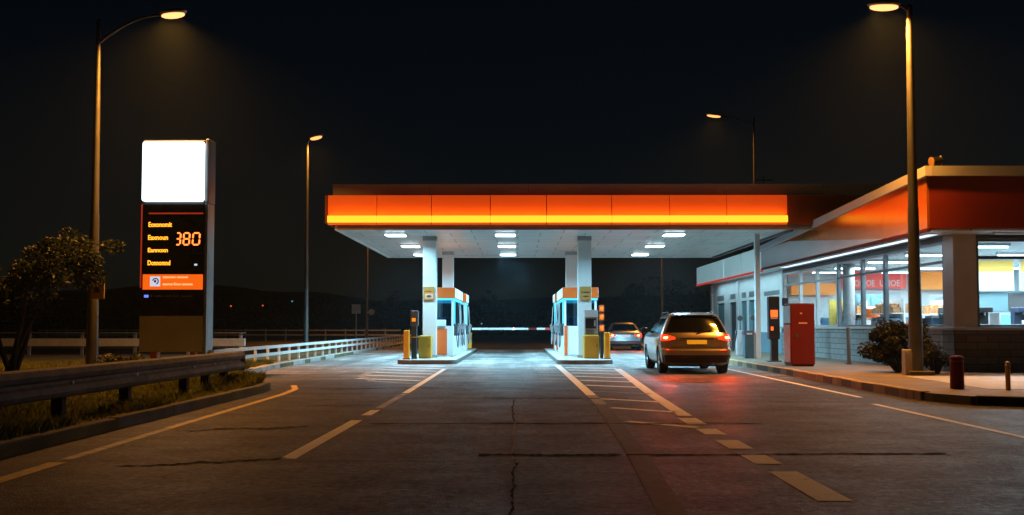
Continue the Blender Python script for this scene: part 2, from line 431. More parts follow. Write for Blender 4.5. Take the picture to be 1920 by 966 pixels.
# ------------------------------------------------------------------ camera, world, render
cam = bpy.data.cameras.new('camera'); co = bpy.data.objects.new('camera', cam); COL.objects.link(co)
cam.sensor_width = 36; cam.lens = 36 * F / 1920; cam.clip_end = 3000; cam.clip_start = .05
PITCH = R(2.6)
co.location = (0, 0, CH); co.rotation_euler = (R(90) + PITCH, 0, math.atan(11 / F))
cam.shift_y = (129 - F * math.tan(PITCH)) / 1920
SC.camera = co
w = bpy.data.worlds.new('World'); SC.world = w; w.use_nodes = True
bg = w.node_tree.nodes['Background']; sky = w.node_tree.nodes.new('ShaderNodeTexSky')
sky.sky_type = 'NISHITA'; sky.sun_disc = False; sky.sun_elevation = R(30); sky.sun_rotation = R(200)
w.node_tree.links.new(sky.outputs[0], bg.inputs[0]); bg.inputs[1].default_value = .0008
sun = bpy.data.lights.new('moon', 'SUN'); sun.energy = .004; sun.angle = R(.5); sun.color = (.8, .88, 1)
so = bpy.data.objects.new('moon', sun); COL.objects.link(so); so.rotation_euler = (R(60), 0, R(200))
SC.view_settings.view_transform = 'Standard'; SC.view_settings.look = 'None'
SC.view_settings.exposure = 0; SC.view_settings.gamma = 1
SC.render.engine = 'CYCLES'
SC.cycles.use_denoising = True
try: SC.cycles.denoiser = 'OPENIMAGEDENOISE'
except Exception: pass
SC.cycles.max_bounces = 6; SC.cycles.transparent_max_bounces = 12; SC.cycles.sample_clamp_indirect = 4
SC.cycles.caustics_reflective = False; SC.cycles.caustics_refractive = False

# ------------------------------------------------------------------ ground, road, verge, pavement
struct(MB().box(-500, -60, -.5, 500, 560, -.03).build('ground', M['earth']))
rd = MB(); nx, ny = 30, 60
rd.quad((-70, -12, 0), (70, -12, 0), (70, 130, 0), (-70, 130, 0))
struct(rd.build('road', M['road']))
def arc(cx, cy, r, a0, a1, n=8):
    return [(cx + r * math.cos(R(a0 + (a1 - a0) * i / n)), cy + r * math.sin(R(a0 + (a1 - a0) * i / n))) for i in range(n + 1)]
VEDGE = [(-4.85, -12), (-4.85, 4), (-4.88, 10), (-4.84, 15.5), (-4.82, 17.6), (-4.92, 18.6), (-5.25, 19.6), (-5.8, 20.7), (-6.35, 21.9), (-6.75, 23.2), (-7.0, 25.0), (-7.15, 28), (-7.25, 33), (-7.35, 45), (-7.6, 60), (-8.4, 80), (-9.5, 95)]
vg = MB(); pol = VEDGE + [(-62, 95), (-62, -12)]
vg.prism(pol, -.02, .12); struct(vg.build('verge', M['verge']))
def kerb_run(pts, w_, h, mb, step=.9, side=1, z0=-.02):
    """kerb stones along pts, on the left (side=1) of the direction of travel"""
    P = [Vector((a, b)) for a, b in pts]
    D = [0]
    for a, b in zip(P, P[1:]): D.append(D[-1] + (b - a).length)
    def at(d):
        for i in range(len(P) - 1):
            if d <= D[i + 1] + 1e-6:
                t = (d - D[i]) / max(1e-6, D[i + 1] - D[i]); return P[i].lerp(P[i + 1], t)
        return P[-1]
    d = 0
    while d < D[-1] - .1:
        e = min(d + step, D[-1]); a = at(d + .008); b = at(e - .008); t = (b - a).normalized(); n = Vector((-t.y, t.x)) * side
        j = random.uniform(-.008, .008); hh = h + random.uniform(-.008, .008)
        q = [a + n * j, b + n * j, b + n * (w_ + j), a + n * (w_ + j)]
        mb.prism([(p.x, p.y) for p in q], z0, hh); d = e
kb = MB(); kerb_run([p for p in VEDGE if p[1] < 22.5], .14, .14, kb, side=1); struct(kb.build('kerb', M['kerbd'], bevel=.02))
kb = MB(); kerb_run([p for p in VEDGE if 21.5 < p[1] < 81], .22, .14, kb, side=1); struct(kb.build('kerb', M['island'], bevel=.02))
PEDGE = [(7.1, 62), (7.05, 40), (6.98, 30), (6.92, 24), (6.82, 19), (6.78, 16.4), (6.88, 15.6), (7.2, 14.95), (7.9, 14.6), (10, 14.3), (30, 13.4), (62, 12.6)]
pv = MB(); pv.prism(PEDGE + [(62, 62)], -.02, .14); struct(pv.build('pavement', M['paving']))
pd = MB().prism([(8.3, 16.6), (14.5, 16.2), (14.5, 20.6), (8.55, 20.8)], .1, .146); struct(pd.build('pavement', M['pad']))
kb = MB(); kerb_run([p for p in PEDGE if p[1] > 16][::1] + [(6.8, 15.85)], .16, .155, kb, step=.62, side=1); struct(kb.build('kerb', M['kerb'], bevel=.018))
kb = MB(); kerb_run([(7.25, 14.9), (7.9, 14.58), (10, 14.28), (30, 13.38)], .16, .155, kb, step=.9, side=1); struct(kb.build('kerb', M['kerbd'], bevel=.018))

# painted lines
pm = MB(); fm = MB(); ym = MB(); vf = MB()
def strip(mb, pts, w_, z=.004):
    for (a, b) in zip(pts, pts[1:]):
        a = Vector(a); b = Vector(b); t = (b - a).normalized(); n = Vector((-t.y, t.x)) * w_ / 2
        mb.quad((a.x + n.x, a.y + n.y, z), (a.x - n.x, a.y - n.y, z), (b.x - n.x, b.y - n.y, z), (b.x + n.x, b.y + n.y, z))
strip(pm, [(-2.17, 8.85), (-2.14, 12.45)], .15)
strip(pm, [(-2.13, 13.15), (-2.12, 13.95)], .14)
strip(fm, [(-2.12, 14.3), (-2.10, 17.3)], .12)
strip(pm, [(-2.10, 17.5), (-2.12, 22), (-2.15, 27.5)], .13)
strip(fm, [(-2.15, 27.5), (-2.0, 48)], .10)
for (y0, y1) in ((6.75, 8.1), (8.55, 9.25), (9.6, 10.3), (10.85, 11.45), (12.0, 12.75)):
    strip(pm, [(2.27 + (y0 - 7) * .004, y0), (2.27 + (y1 - 7) * .004, y1)], .25)
strip(pm, [(2.33, 13.1), (2.47, 17.5), (2.92, 27.5)], .2)
strip(pm, [(1.33, 17), (1.30, 24), (1.26, 30)], .18)
strip(vf, [(1.02, 6), (1.17, 9.2), (1.33, 15)], .2); strip(fm, [(1.33, 15), (1.335, 17)], .19)
for i, y in enumerate((12.35, 14.4, 16.2, 18.1, 19.9, 21.7, 23.4, 25.1, 26.8, 28.4)):
    xl = 1.33; xr = 2.33 + (y - 13) * .041
    strip(pm if i != 3 else fm, [(xl + .1, y), (xr - .08, y - .75)], .16 + .006 * (y - 12))
for y in (21.5, 23, 24.5, 26, 27.5, 29):
    strip(pm, [(-2.25, y), (-4.0 + (29 - y) * .02, y + .9)], .2)
strip(fm, [(-2.3, 20.4), (-3.3, 21.3), (-3.95, 23.5), (-4.0, 26)], .18)
strip(pm, [(6.02, 16.5), (6.06, 21), (6.1, 24.9), (6.15, 29)], .1)
strip(pm, [(5.68, 8.2), (5.70, 11), (5.72, 15.1)], .11)
strip(ym, [(-4.2, 7.3), (-4.22, 8.6)], .16)
strip(fm, [(-4.24, 8.8), (-4.27, 11.5)], .12)
strip(ym, [(-4.28, 11.5), (-4.3, 14), (-4.32, 17.2)], .12)
strip(ym, [(-4.32, 17.2), (-4.42, 18.6), (-4.75, 19.8)], .12)
strip(ym, [(-2.4, 50.4), (2.0, 50.4)], .35)
struct(pm.build('road_markings', M['paint'])); struct(fm.build('road_markings', M['faint'])); struct(ym.build('road_markings', M['ypaint'])); struct(vf.build('road_markings', M['vfaint']))

# tar seams and cracks
ts = MB(); pc = MB()
def wander(mb, a, b, w0, amp, n=40, z=.006):
    a = Vector(a); b = Vector(b); t = (b - a).normalized(); nrm = Vector((-t.y, t.x)); pts = []
    off = 0
    for i in range(n + 1):
        off = off * .8 + random.uniform(-amp, amp)
        pts.append((a.lerp(b, i / n) + nrm * off, w0 * random.uniform(.2, 1.0)))
    for (p, wp), (q, wq) in zip(pts, pts[1:]):
        mb.quad((p.x + nrm.x * wp / 2, p.y + nrm.y * wp / 2, z), (p.x - nrm.x * wp / 2, p.y - nrm.y * wp / 2, z), (q.x - nrm.x * wq / 2, q.y - nrm.y * wq / 2, z), (q.x + nrm.x * wq / 2, q.y + nrm.y * wq / 2, z))
wander(ts, (-.6, 16.3), (1.9, 16.2), .16, .02)
wander(ts, (-1.9, 12.0), (3.2, 12.1), .11, .03)
wander(ts, (-.38, 9.1), (1.0, 9.12), .2, .02); wander(ts, (1.05, 9.12), (4.2, 9.25), .12, .012)
wander(ts, (-.05, 5.6), (-.02, 8.6), .03, .012)
wander(ts, (-.06, 12.3), (-.08, 15.9), .03, .012)
wander(ts, (-3.9, 18.6), (-1.6, 19.0), .22, .04)
wander(ts, (-4.0, 11.2), (-2.6, 11.6), .12, .06)
wander(ts, (-3.6, 8.4), (-2.2, 8.9), .10, .06)
wander(ts, (-3.3, 14.6), (-2.3, 14.9), .10, .05)
wander(pc, (-.06, 8.75), (-.05, 12.2), .035, .012)
wander(pc, (-1.6, 8.8), (.9, 8.86), .025, .01)
struct(ts.build('road', M['tar'])); struct(pc.build('road', M['crack']))

# traffic islands under the canopy
def rrect(x0, y0, x1, y1, r):
    return arc(x1 - r, y1 - r, r, 0, 90) + arc(x0 + r, y1 - r, r, 90, 180) + arc(x0 + r, y0 + r, r, 180, 270) + arc(x1 - r, y0 + r, r, 270, 360)
for x0, x1 in ((-3.98, -2.06), (1.33, 3.12)):
    struct(MB().prism(rrect(x0, 30.7, x1, 47.2, .5), -.01, .15).build('traffic_island', M['island'], bevel=.02))
    k = MB(); p = rrect(x0 - .03, 30.67, x1 + .03, 47.23, .5); n = len(p)
    for i in range(n):
        a, b = Vector(p[i]), Vector(p[(i + 1) % n]); L_ = (b - a).length
        if L_ < 1e-4: continue
        m_ = max(1, round(L_ / .8))
        for j in range(m_):
            q0 = a.lerp(b, j / m_ + .006); q1 = a.lerp(b, (j + 1) / m_ - .006); t = (b - a).normalized(); nn = Vector((t.y, -t.x))
            k.quad((q0.x, q0.y, -.01), (q1.x, q1.y, -.01), (q1.x, q1.y, .13), (q0.x, q0.y, .13))
    struct(k.build('kerb', M['kerbd'], norm=False))

# ------------------------------------------------------------------ canopy
can = T('canopy', 'flat station canopy with glowing orange fascia and yellow light strip over the pump lanes', 'canopy', (0, 36.5, 0))
seams = [px(u, y=30.2).x for u in (612, 705, 808, 919, 1025, 1148, 1257, 1364, 1478)]
for a, b in zip(seams, seams[1:]):
    MB().box(a + .014, 30.2, 4.55, b - .014, 30.27, 5.51).build('fascia_panel', M['e_orange'], can)
    MB().box(a + .006, 30.13, 4.62, b - .006, 30.197, 4.84).build('light_strip', M['e_yellow'], can, bevel=.01)
o = MB().box(seams[-1] + .01, 30.2, 4.55, 10.7, 30.27, 5.51).box(10.72, 30.2, 4.55, 12.6, 30.27, 5.51).build('fascia_panel', M['unlit'], can); o['label'] = 'unlit dark orange end panel'
MB().box(-6.27, 30.15, 4.60, -6.205, 42.9, 5.5).build('side_fascia', M['unlit'], can)
MB().box(-6.2, 42.9, 4.60, 12.6, 42.97, 5.5).build('back_fascia', M['unlit'], can)
pr = MB()
pe = [-6.1, -2.9, .35, 3.6, 6.8, 10.0, 12.55]
for a, b in zip(pe, pe[1:]): pr.box(a + .006, 30.55, 5.45, b - .006, 30.63, 5.93)
pr.box(-6.1, 30.64, 5.45, -6.02, 42.6, 5.93).build('parapet', M['parapet'], can)
MB().box(-6.18, 30.3, 4.62, 12.5, 42.85, 5.46).build('roof', M['roof'], can)
MB().box(-5.9, 30.36, 4.40, 12.4, 30.45, 4.60).build('drip_edge', M['grey'], can)
MB().box(-5.9, 30.46, 4.43, 8.9, 42.8, 4.47).build('soffit', M['soffit'], can)
MB().box(-5.99, 30.4, 4.395, -5.87, 42.86, 4.6).box(-5.86, 42.74, 4.40, 8.9, 42.86, 4.6).build('edge_trim', M['white'], can)
MB().box(8.92, 30.5, 4.36, 9.02, 42.8, 4.6).build('side_beam', M['dgrey'], can)
for x, y in ((-3.12, 32.9), (2.36, 32.9), (-2.98, 39.6), (2.28, 39.6)):
    h = .235
    c = MB().box(x - h, y, .15, x + h, y + 2 * h, 4.43).build('column', M['colw'], can, bevel=.015)
    MB().box(x - h - .03, y - .03, .15, x + h + .03, y + 2 * h + .03, .24).build('base_plate', M['grey'], c)
    MB().box(x - h - .012, y - .012, 4.28, x + h + .012, y + 2 * h + .012, 4.425).build('collar', M['grey'], c)
MB().box(8.14, 32.0, .14, 8.31, 32.17, 4.43).build('slim_post', M['colw'], can, bevel=.01)
MB().box(11.9, 38, .14, 12.1, 38.2, 4.6).build('slim_post', M['colw'], can)
light('AREA', 'fascia_led_strip', ((seams[0] + seams[-1]) / 2, 30.09, 4.87), 34, (1, .28, .03), can, 14.8, .04, rot=(R(155), 0, 0))
# ceiling lamps
rows = ['front', 'middle', 'back']; cols = ['left-hand', 'central', 'right-hand']
proto = None
for j, y in enumerate((31.95, 36.4, 40.75)):
    for i, x in enumerate((-4.2, -.43, 5.35)):
        lab = '%s lamp of the %s row on the canopy ceiling, bright white panel' % (cols[i], rows[j])
        if proto is None:
            t = T('canopy_light', lab, 'ceiling light', (x, y, 4.43), 0, 'lamps on the canopy ceiling'); proto = t
            fr = MB().box(-.36, -.34, -.05, .36, .34, -.002).build('frame', M['white'], t, local=True, bevel=.01)
            MB().box(-.33, -.31, -.075, .33, .31, -.051).build('diffuser', M['e_white'], t, local=True)
        else:
            t = copy_tree(proto); t.location = (x, y, 4.43); t['label'] = lab
        light('AREA', 'canopy_lamp', (x, y, 4.335), 235, (.36, .78, 1), t, .64, .6, spread=155)

# plaques on the front columns
for x, lab in ((-3.14, 'small yellow notice with a pictogram on the left front canopy column'), (2.38, 'small yellow notice with text lines on the right front canopy column')):
    t = T('notice', lab, 'sign', (x, 32.89, 2.41), 0)
    MB().box(-.2, -.028, -.24, .2, -.004, .24).build('board', M['plaque'], t, local=True, bevel=.006)
    if x < 0:
        MB().box(-.14, -.034, -.19, .16, -.03, -.01).build('picture', M['peach'], t, local=True)
        MB().ell((.01, -.036, -.10), .08, .004, .045).box(-.07, -.04, -.13, .09, -.035, -.095).build('pictogram', M['dgrey'], t, local=True)
        text('lettering', 'aoos', .09, M['orange'], t, (x - .14, 32.858, 2.41 + .06), width=.24)
    else:
        text('lettering', 'o ouoro', .08, M['dgrey'], t, (x - .14, 32.858, 2.41 + .02), width=.28)
        text('lettering', '- uoo', .08, M['red'], t, (x - .1, 32.858, 2.41 - .12), width=.2)

# ------------------------------------------------------------------ island furniture
def bollard(x, y, z, h, lab, m=M['yellow'], wd=.2):
    t = T('bollard', lab, 'bollard', (x, y, z), 0, 'yellow bollards on the islands')
    MB().prism(rrect(-wd / 2, -wd / 2, wd / 2, wd / 2, .05), 0, h).build('post', m, t, local=True, bevel=.025)
    MB().prism(rrect(-wd / 2 - .03, -wd / 2 - .03, wd / 2 + .03, wd / 2 + .03, .05), .001, .03).build('base_plate', M['dgrey'], t, local=True)
    return t
bollard(-3.72, 31.25, .15, .97, 'orange yellow bollard at the front left corner of the left island')
bollard(3.02, 31.7, .15, .90, 'orange yellow bollard at the front right corner of the right island')
bollard(-2.36, 45.6, .15, .80, 'yellow bollard at the far end of the left island below the boom tip', wd=.23)
bollard(1.93, 45.9, .15, .78, 'yellow bollard at the far end of the right island by the boom arm', wd=.2)

def cabinet(x0, x1, y0, y1, h, lab):
    t = T('equipment_box', lab, 'cabinet', ((x0 + x1) / 2, (y0 + y1) / 2, .15), 0, 'yellow boxes in front of the columns')
    a, b = (x1 - x0) / 2, (y1 - y0) / 2
    MB().box(-a, -b, 0, a, b, h).build('body', M['mustard'], t, local=True, bevel=.03)
    MB().box(-a + .03, -b - .012, .06, a - .03, -b - .001, h - .06).build('door', M['mustard'], t, local=True, bevel=.008)
    MB().box(a - .09, -b - .03, h * .5, a - .06, -b - .011, h * .62).build('handle', M['dgrey'], t, local=True)
    return t
cabinet(-3.40, -2.97, 32.0, 32.6, .78, 'plain yellow box in front of the left front column')
cabinet(2.26, 2.78, 32.0, 32.6, .80, 'yellow box under the grey payment machine on the right island')

t = T('card_reader', 'slim navy card reader post with orange badge beside the yellow box', 'card reader', (-3.50, 31.55, .15))
MB().box(-.09, -.09, 0, .09, .09, 1.25).build('post', M['navy'], t, local=True, bevel=.012)
MB().box(-.12, -.13, 1.1, .14, .12, 1.63).build('head', M['dgrey'], t, local=True, bevel=.03)
MB().box(-.08, -.138, 1.42, .1, -.131, 1.58).build('screen', M['frame'], t, local=True)
MB().box(-.07, -.145, 1.26, .06, -.131, 1.38).build('badge', M['e_amber'], t, local=True, bevel=.03)
MB().box(-.1, -.11, .72, .1, .11, .75).build('band', M['yellow'], t, local=True)

t = T('payment_machine', 'grey payment machine with dark display standing on the yellow box', 'payment machine', (2.52, 32.35, .955))
MB().box(-.23, -.2, 0, .23, .2, .62).build('body', M['grey'], t, local=True, bevel=.02)
MB().extrude([(-.24, .60), (-.17, .86), (.2, .86), (.2, .60)], 'x', -.235, .235).build('hood', M['grey'], t, local=True, bevel=.015)
MB().box(-.19, -.212, .22, .17, -.201, .56).build('display', M['black'], t, local=True, bevel=.004)
k = MB()
for i in range(4):
    for j in range(3): k.box(-.17 + i * .07, -.212, .03 + j * .055, -.12 + i * .07, -.202, .07 + j * .055)
k.build('keypad', M['dgrey'], t, local=True)
MB().box(.1, -.22, .3, .15, -.213, .5).build('card_slot', M['framew'], t, local=True)

def signal(x, y, zs, h, lab, post):
    t = T('signal_post', lab, 'signal', (x, y, .15), 0, 'amber signal posts on the islands')
    MB().box(-.05, -.05, 0, .05, .05, h).build('post', post, t, local=True, bevel=.008)
    for z in zs:
        l_ = MB().box(-.085, -.09, z - .12, .085, .05, z + .12).build('lamp_housing', M['orange'], t, local=True, bevel=.03)
        MB().ell((0, -.1, z), .06, .03, .08).build('lens', M['e_amber'], l_, local=True, smooth=True)
signal(2.86, 31.95, (1.03, 1.41, 1.7), 1.7, 'navy post with three amber lamps by the payment machine', M['navy'])
signal(-2.43, 43.2, (1.2, 1.72), 1.78, 'pale post with two amber lamps at far end of left island', M['white'])
signal(1.80, 43.4, (1.1, 1.72), 1.78, 'pale post with amber lamps at far end of right island', M['white'])

def pump(name, x0, x1, y0, y1, side, lab, lower, panel_lab, full=True):
    """pay kiosk pump: side=+1 when its nozzles face +x, -1 when they face -x"""
    t = T(name, lab, 'fuel pump', ((x0 + x1) / 2, (y0 + y1) / 2, .15), 0, 'fuel pumps on the islands')
    a, b = (x1 - x0) / 2, (y1 - y0) / 2
    MB().box(-a, -b, 0, a, b, 1.08).build('cabinet', M['white'], t, local=True, bevel=.02)
    if lower == 'orange':
        o = MB().box(-a + .05, -b - .02, .06, a - .24, -b - .001, 1.02).build('front_panel', M['orange'], t, local=True, bevel=.008)
        MB().box(-a + .02, -b - .12, 1.10, -a + .68, -b + .2, 1.34).build('till', M['white'], t, local=True, bevel=.02)
    else:
        MB().box(-a + .2, -b - .02, .06, a - .05, -b - .001, 1.02).build('front_panel', M['white'], t, local=True, bevel=.008)
        MB().box(-a + .01, -b - .03, .06, -a + .13, -b - .001, 1.12).build('edge_panel', M['orange'], t, local=True, bevel=.008)
    fr = MB()
    for sx in (-1, 1):
        for sy in (-1, 1):
            fr.box(sx * (a - .045) - .04, sy * (b - .045) - .04, 1.081, sx * (a - .045) + .04, sy * (b - .045) + .04, 2.1)
    fr.box(-a, -b, 1.075, a, b, 1.11)
    fr.build('frame', M['white'], t, local=True, bevel=.006)
    gl = MB()
    gl.box(-a + .09, -b + .03, 1.115, a - .09, -b + .04, 2.09); gl.box(-a + .09, b - .04, 1.115, a - .09, b - .03, 2.09)
    gl.box(side * (a - .04), -b + .09, 1.115, side * (a - .03), b - .09, 2.09); gl.box(-side * (a - .04), -b + .09, 1.115, -side * (a - .03), b - .09, 2.09)
    gl.build('glazing', M['kglass'], t, local=True)
    hd = MB().box(-a - .05, -b - .06, 2.13, a + .05, b + .06, 2.53).build('header', M['orange'], t, local=True, bevel=.03)
    MB().box(-a - .065, -b + .02, 2.15, a + .065, b - .1, 2.51).build('header_side', M['white'], hd, local=True, bevel=.01)
    MB().box(-a - .03, -b - .04, 2.06, a + .03, b + .04, 2.128).build('led_strip', M['e_cyan'], t, local=True, bevel=.01)
    MB().box(-a + .2, -b + .3, 1.115, a - .2, -b + .7, 1.45).build('till_screen', M['blue'], t, local=True, bevel=.03)
    xs = side * a
    nz = 4 if full else 3
    for i in range(nz):
        yy = -b + .35 + i * (2 * b - .7) / (nz - 1)
        h = MB().box(min(xs, xs + side * .12), yy - .1, .75, max(xs, xs + side * .12), yy + .1, 1.15).build('nozzle_boot', (M['dgrey'], M['blue'], M['red'], M['dgrey'])[i], t, local=True, bevel=.015)
        nzl = MB().tube([(xs + side * .13, yy, .85), (xs + side * .16, yy, 1.0), (xs + side * .2, yy - .02, 1.12), (xs + side * .15, yy - .06, 1.2)], .022, 8)
        nzl.box(xs + side * .13 - .025, yy - .04, .98, xs + side * .13 + .045, yy + .04, 1.12).build('nozzle', M['galv'], h, local=True)
        pts = []
        for k_ in range(15):
            q = k_ / 14
            pts.append((xs + side * (.08 + .07 * math.sin(math.pi * q)), yy + .13 * math.sin(q * 2.2) - .05, .9 + (2.0 - .9) * q - 1.35 * math.sin(math.pi * q) * (1 - .55 * q)))
        pts = [(p[0], p[1], max(.05, p[2])) for p in pts]
        MB().tube(pts, .015, 7).build('hose', M['hose'] if i != 1 else M['framew'], t, local=True, smooth=True)
    MB().box(min(xs, xs + side * .05), -b + .12, 1.2, max(xs, xs + side * .05), -b + .2, 2.05).build('light_tube', M['e_cyan'], t, local=True)
    return t
pump('fuel_pump', -3.32, -2.36, 34.3, 39.0, 1, 'pump kiosk with orange header and orange lower panel behind left column', 'orange', '')
pump('fuel_pump', 1.69, 2.90, 34.3, 39.0, -1, 'pump kiosk with orange header and white lower panel behind right column', 'white', '')
pump('fuel_pump', -3.3, -2.3, 40.9, 42.6, 1, 'far pump at the back column of the left island', 'orange', '', False)
pump('fuel_pump', 1.66, 2.7, 40.9, 42.6, -1, 'far pump at the back column of the right island', 'white', '', False)

t = T('barrier', 'red and white boom barrier lowered across the middle lane', 'barrier', (1.85, 45.1, .15))
MB().box(-.13, -.17, 0, .13, .17, 1.08).build('housing', M['orange'], t, local=True, bevel=.02)
ar = T; am = MB().box(-4.05, -.235, .93, .1, -.18, 1.03).build('arm', M['white'], t, local=True)
for i in range(2):
    MB().box(-.55 - i * .8, -.24, .925, -.15 - i * .8, -.175, 1.035).build('red_band', M['e_redline'] if i == 0 else M['red'], am, local=True)
MB().ell((-2.05, -.26, .98), .045, .03, .045).build('marker_lamp', M['e_led'], am, local=True, smooth=True)
MB().ell((-.85, -.26, .98), .06, .02, .025).build('marker_lamp', M['e_platew'], am, local=True, smooth=True)
MB().ell((-3.6, -.26, .98), .03, .02, .03).build('marker_lamp', M['e_platew'], am, local=True, smooth=True)

# ------------------------------------------------------------------ shop building
SY0, SY1 = 22.9, 51.4; SX = 10.67; SB = 20.0
sh = T('shop', 'long single storey shop with big lit windows, block base and orange and silver fascia with a painted canopy reflection', 'shop', (SX, SY0, .14))
def hole_wall_x(mb, x0, x1, y0, y1, z0, z1): mb.box(x0, y0, z0, x1, y1, z1)
# block base
MB().box(SX, SY0 + .62, .14, SX + .22, 37.9, 1.16).build('base_wall', M['brick'], sh)
MB().box(SX - .02, SY0, .14, SX + .62, SY0 + .60, 1.16).box(SX + .63, SY0 + .02, .14, SB, SY0 + .24, 1.16).build('base_wall', M['dbrick'], sh)
MB().box(SX - .06, SY0 - .06, 1.162, SB, SY0 + .26, 1.235).box(SX - .06, SY0 + .262, 1.162, SX + .26, 37.9, 1.235).build('sill', M['concrete'], sh, bevel=.008)
MB().box(SX, SY0, 1.237, SX + .57, SY0 + .55, 3.52).build('pillar', M['concrete'], sh, bevel=.01)
# side windows
ys = [23.47, 25.3, 27.3, 29.1, 31.3, 33.5, 35.5, 37.6]
for y0, y1 in zip(ys, ys[1:]):
    f = MB().box(SX + .02, y0, 1.238, SX + .14, y0 + .07, 3.38).box(SX + .02, y1 - .07, 1.238, SX + .14, y1 - .002, 3.38)
    f.box(SX + .03, y0 + .071, 1.238, SX + .13, y1 - .071, 1.30).box(SX + .03, y0 + .071, 3.31, SX + .13, y1 - .071, 3.38).box(SX + .03, y0 + .071, 2.84, SX + .13, y1 - .071, 2.91)
    w_ = f.build('window', M['frame'] if y0 < 31 else M['framew'], sh, bevel=.006)
    MB().box(SX + .07, y0 + .071, 1.30, SX + .078, y1 - .071, 2.84).box(SX + .07, y0 + .071, 2.911, SX + .078, y1 - .071, 3.309).build('pane', M['glass'], w_)
# front windows
xs_ = [11.26, 14.4, 17.4, SB - .1]
for x0, x1 in zip(xs_, xs_[1:]):
    f = MB().box(x0, SY0 + .05, 1.238, x0 + .06, SY0 + .17, 3.40).box(x1 - .06, SY0 + .05, 1.238, x1 - .002, SY0 + .17, 3.40)
    f.box(x0 + .061, SY0 + .06, 1.238, x1 - .061, SY0 + .16, 1.29).box(x0 + .061, SY0 + .06, 3.33, x1 - .061, SY0 + .16, 3.40).box(x0 + .061, SY0 + .06, 2.90, x1 - .061, SY0 + .16, 2.98)
    w_ = f.build('window', M['frame'], sh, bevel=.006)
    MB().box(x0 + .061, SY0 + .10, 1.29, x1 - .061, SY0 + .108, 2.90).box(x0 + .061, SY0 + .10, 2.981, x1 - .061, SY0 + .108, 3.329).build('pane', M['glass'], w_)
MB().box(SX + .01, SY0 + .56, 3.385, SX + .2, 37.9, 3.52).box(11.25, SY0 + .02, 3.405, SB, SY0 + .24, 3.52).build('lintel', M['dgrey'], sh)
# far part: rendered wall with doors
MB().box(SX, 37.66, 1.0, SX + .2, 41.5, 3.52).build('wall', M['wallw'], sh)
MB().box(SX, 37.92, .14, SX + .2, 41.5, .998).build('wall_base', M['walltrim'], sh)
MB().box(SX - .006, 38.1, 2.55, SX + .01, 40.5, 2.74).build('vent', M['grey'], sh)
dd = [(41.5, 41.9, None), (41.9, 43.2, 'd'), (43.2, 43.6, None), (43.6, 44.6, 'd'), (44.6, 45.7, None), (45.7, 47.0, 'g'), (47.0, 48.3, None), (48.3, 50.0, 'd'), (50.0, SY1, None)]
wm = MB()
for y0, y1, k in dd:
    if k is None: wm.box(SX, y0, .14, SX + .2, y1, 3.52)
    else:
        wm.box(SX, y0, 2.45, SX + .2, y1, 3.52)
        d = MB().box(SX + .05, y0 + .06, .16, SX + .11, y1 - .06, 2.4).build('door', M['teal'] if k == 'd' else M['frame'], sh, bevel=.006)
        MB().box(SX + .005, y0 + .002, .15, SX + .13, y0 + .055, 2.44).box(SX + .005, y1 - .055, .15, SX + .13, y1 - .002, 2.44).build('door_frame', M['framew'], d)
        MB().box(SX + .0, y0 + .2, 1.0, SX + .03, y0 + .24, 1.5).build('handle', M['chrome'], d)
        MB().box(SX - .01, y0 + .1, 2.6, SX - .002, y1 - .1, 2.85).build('door_sign', M['grey'], d)
wm.build('wall', M['wallw'], sh)
for a, b in ((41.55, 41.8), (45.0, 45.3), (50.9, 51.3)): MB().box(SX - .09, a, .14, SX - .01, b, 3.48).build('pilaster', M['white'], sh)
MB().box(SX + .21, SY1 - .2, .14, SB, SY1, 3.52).box(SB - .2, SY0 + .3, .14, SB, SY1 - .2, 3.52).build('wall', M['wallw'], sh)
MB().box(SX + .02, SY1 + .01, 1.9, SX + .25, SY1 + .04, 2.6).build('side_sign', M['teal'], sh)
# fascia: tapering top line
FX = 9.62
def ztop(y): return 5.02 - max(0, y - 21.9) * (5.02 - 4.42) / (36.9 - 21.9)
fy = [21.9, 24.6, 26.9, 28.9, 30.9, 33.0, 34.9, 36.9]
def zrefl(y): return 3.5 + (y - 24.0) * .085
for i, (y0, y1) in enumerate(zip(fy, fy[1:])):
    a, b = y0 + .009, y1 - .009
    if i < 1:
        MB().extrude([(a, 3.55), (b, 3.55), (b, ztop(b) - .24), (a, ztop(a) - .24)], 'x', FX, FX + .06).build('fascia_panel', M['orangepan_refl'], sh)
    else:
        za, zb = max(3.56, zrefl(a)), min(zrefl(b), ztop(b) - .25); za = min(za, ztop(a) - .25)
        MB().extrude([(a, za + .006), (b, zb + .006), (b, ztop(b) - .24), (a, ztop(a) - .24)], 'x', FX, FX + .06).build('fascia_panel', M['orangepan_refl'], sh)  # orange above the slanted line paints in the canopy's reflection
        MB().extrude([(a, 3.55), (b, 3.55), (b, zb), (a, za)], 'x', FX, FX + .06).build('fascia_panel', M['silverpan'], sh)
MB().extrude([(21.9 - .05, ztop(21.9) - .235), (36.9, ztop(36.9) - .235), (36.9, ztop(36.9)), (21.9 - .05, ztop(21.9))], 'x', FX - .05, FX + .12).build('coping', M['coping'], sh)
MB().box(FX, 21.91, 3.47, FX + .08, 36.9, 3.548).build('red_strip', M['red'], sh)
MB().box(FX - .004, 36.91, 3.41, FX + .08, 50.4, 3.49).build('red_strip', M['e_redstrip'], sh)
wp = MB()
for y0 in (36.91, 40.4, 43.6, 46.9):
    wp.box(FX, y0 + .006, 3.5, FX + .06, min(50.4, y0 + 3.3), 4.38)
wp.build('fascia_panel', M['whitepan_glow'], sh)
fp = MB()
for x0 in (9.685, 12.6, 15.6, 18.4): fp.box(x0, 21.9, 3.55, min(x0 + 2.9, 20.6), 21.96, 4.775)
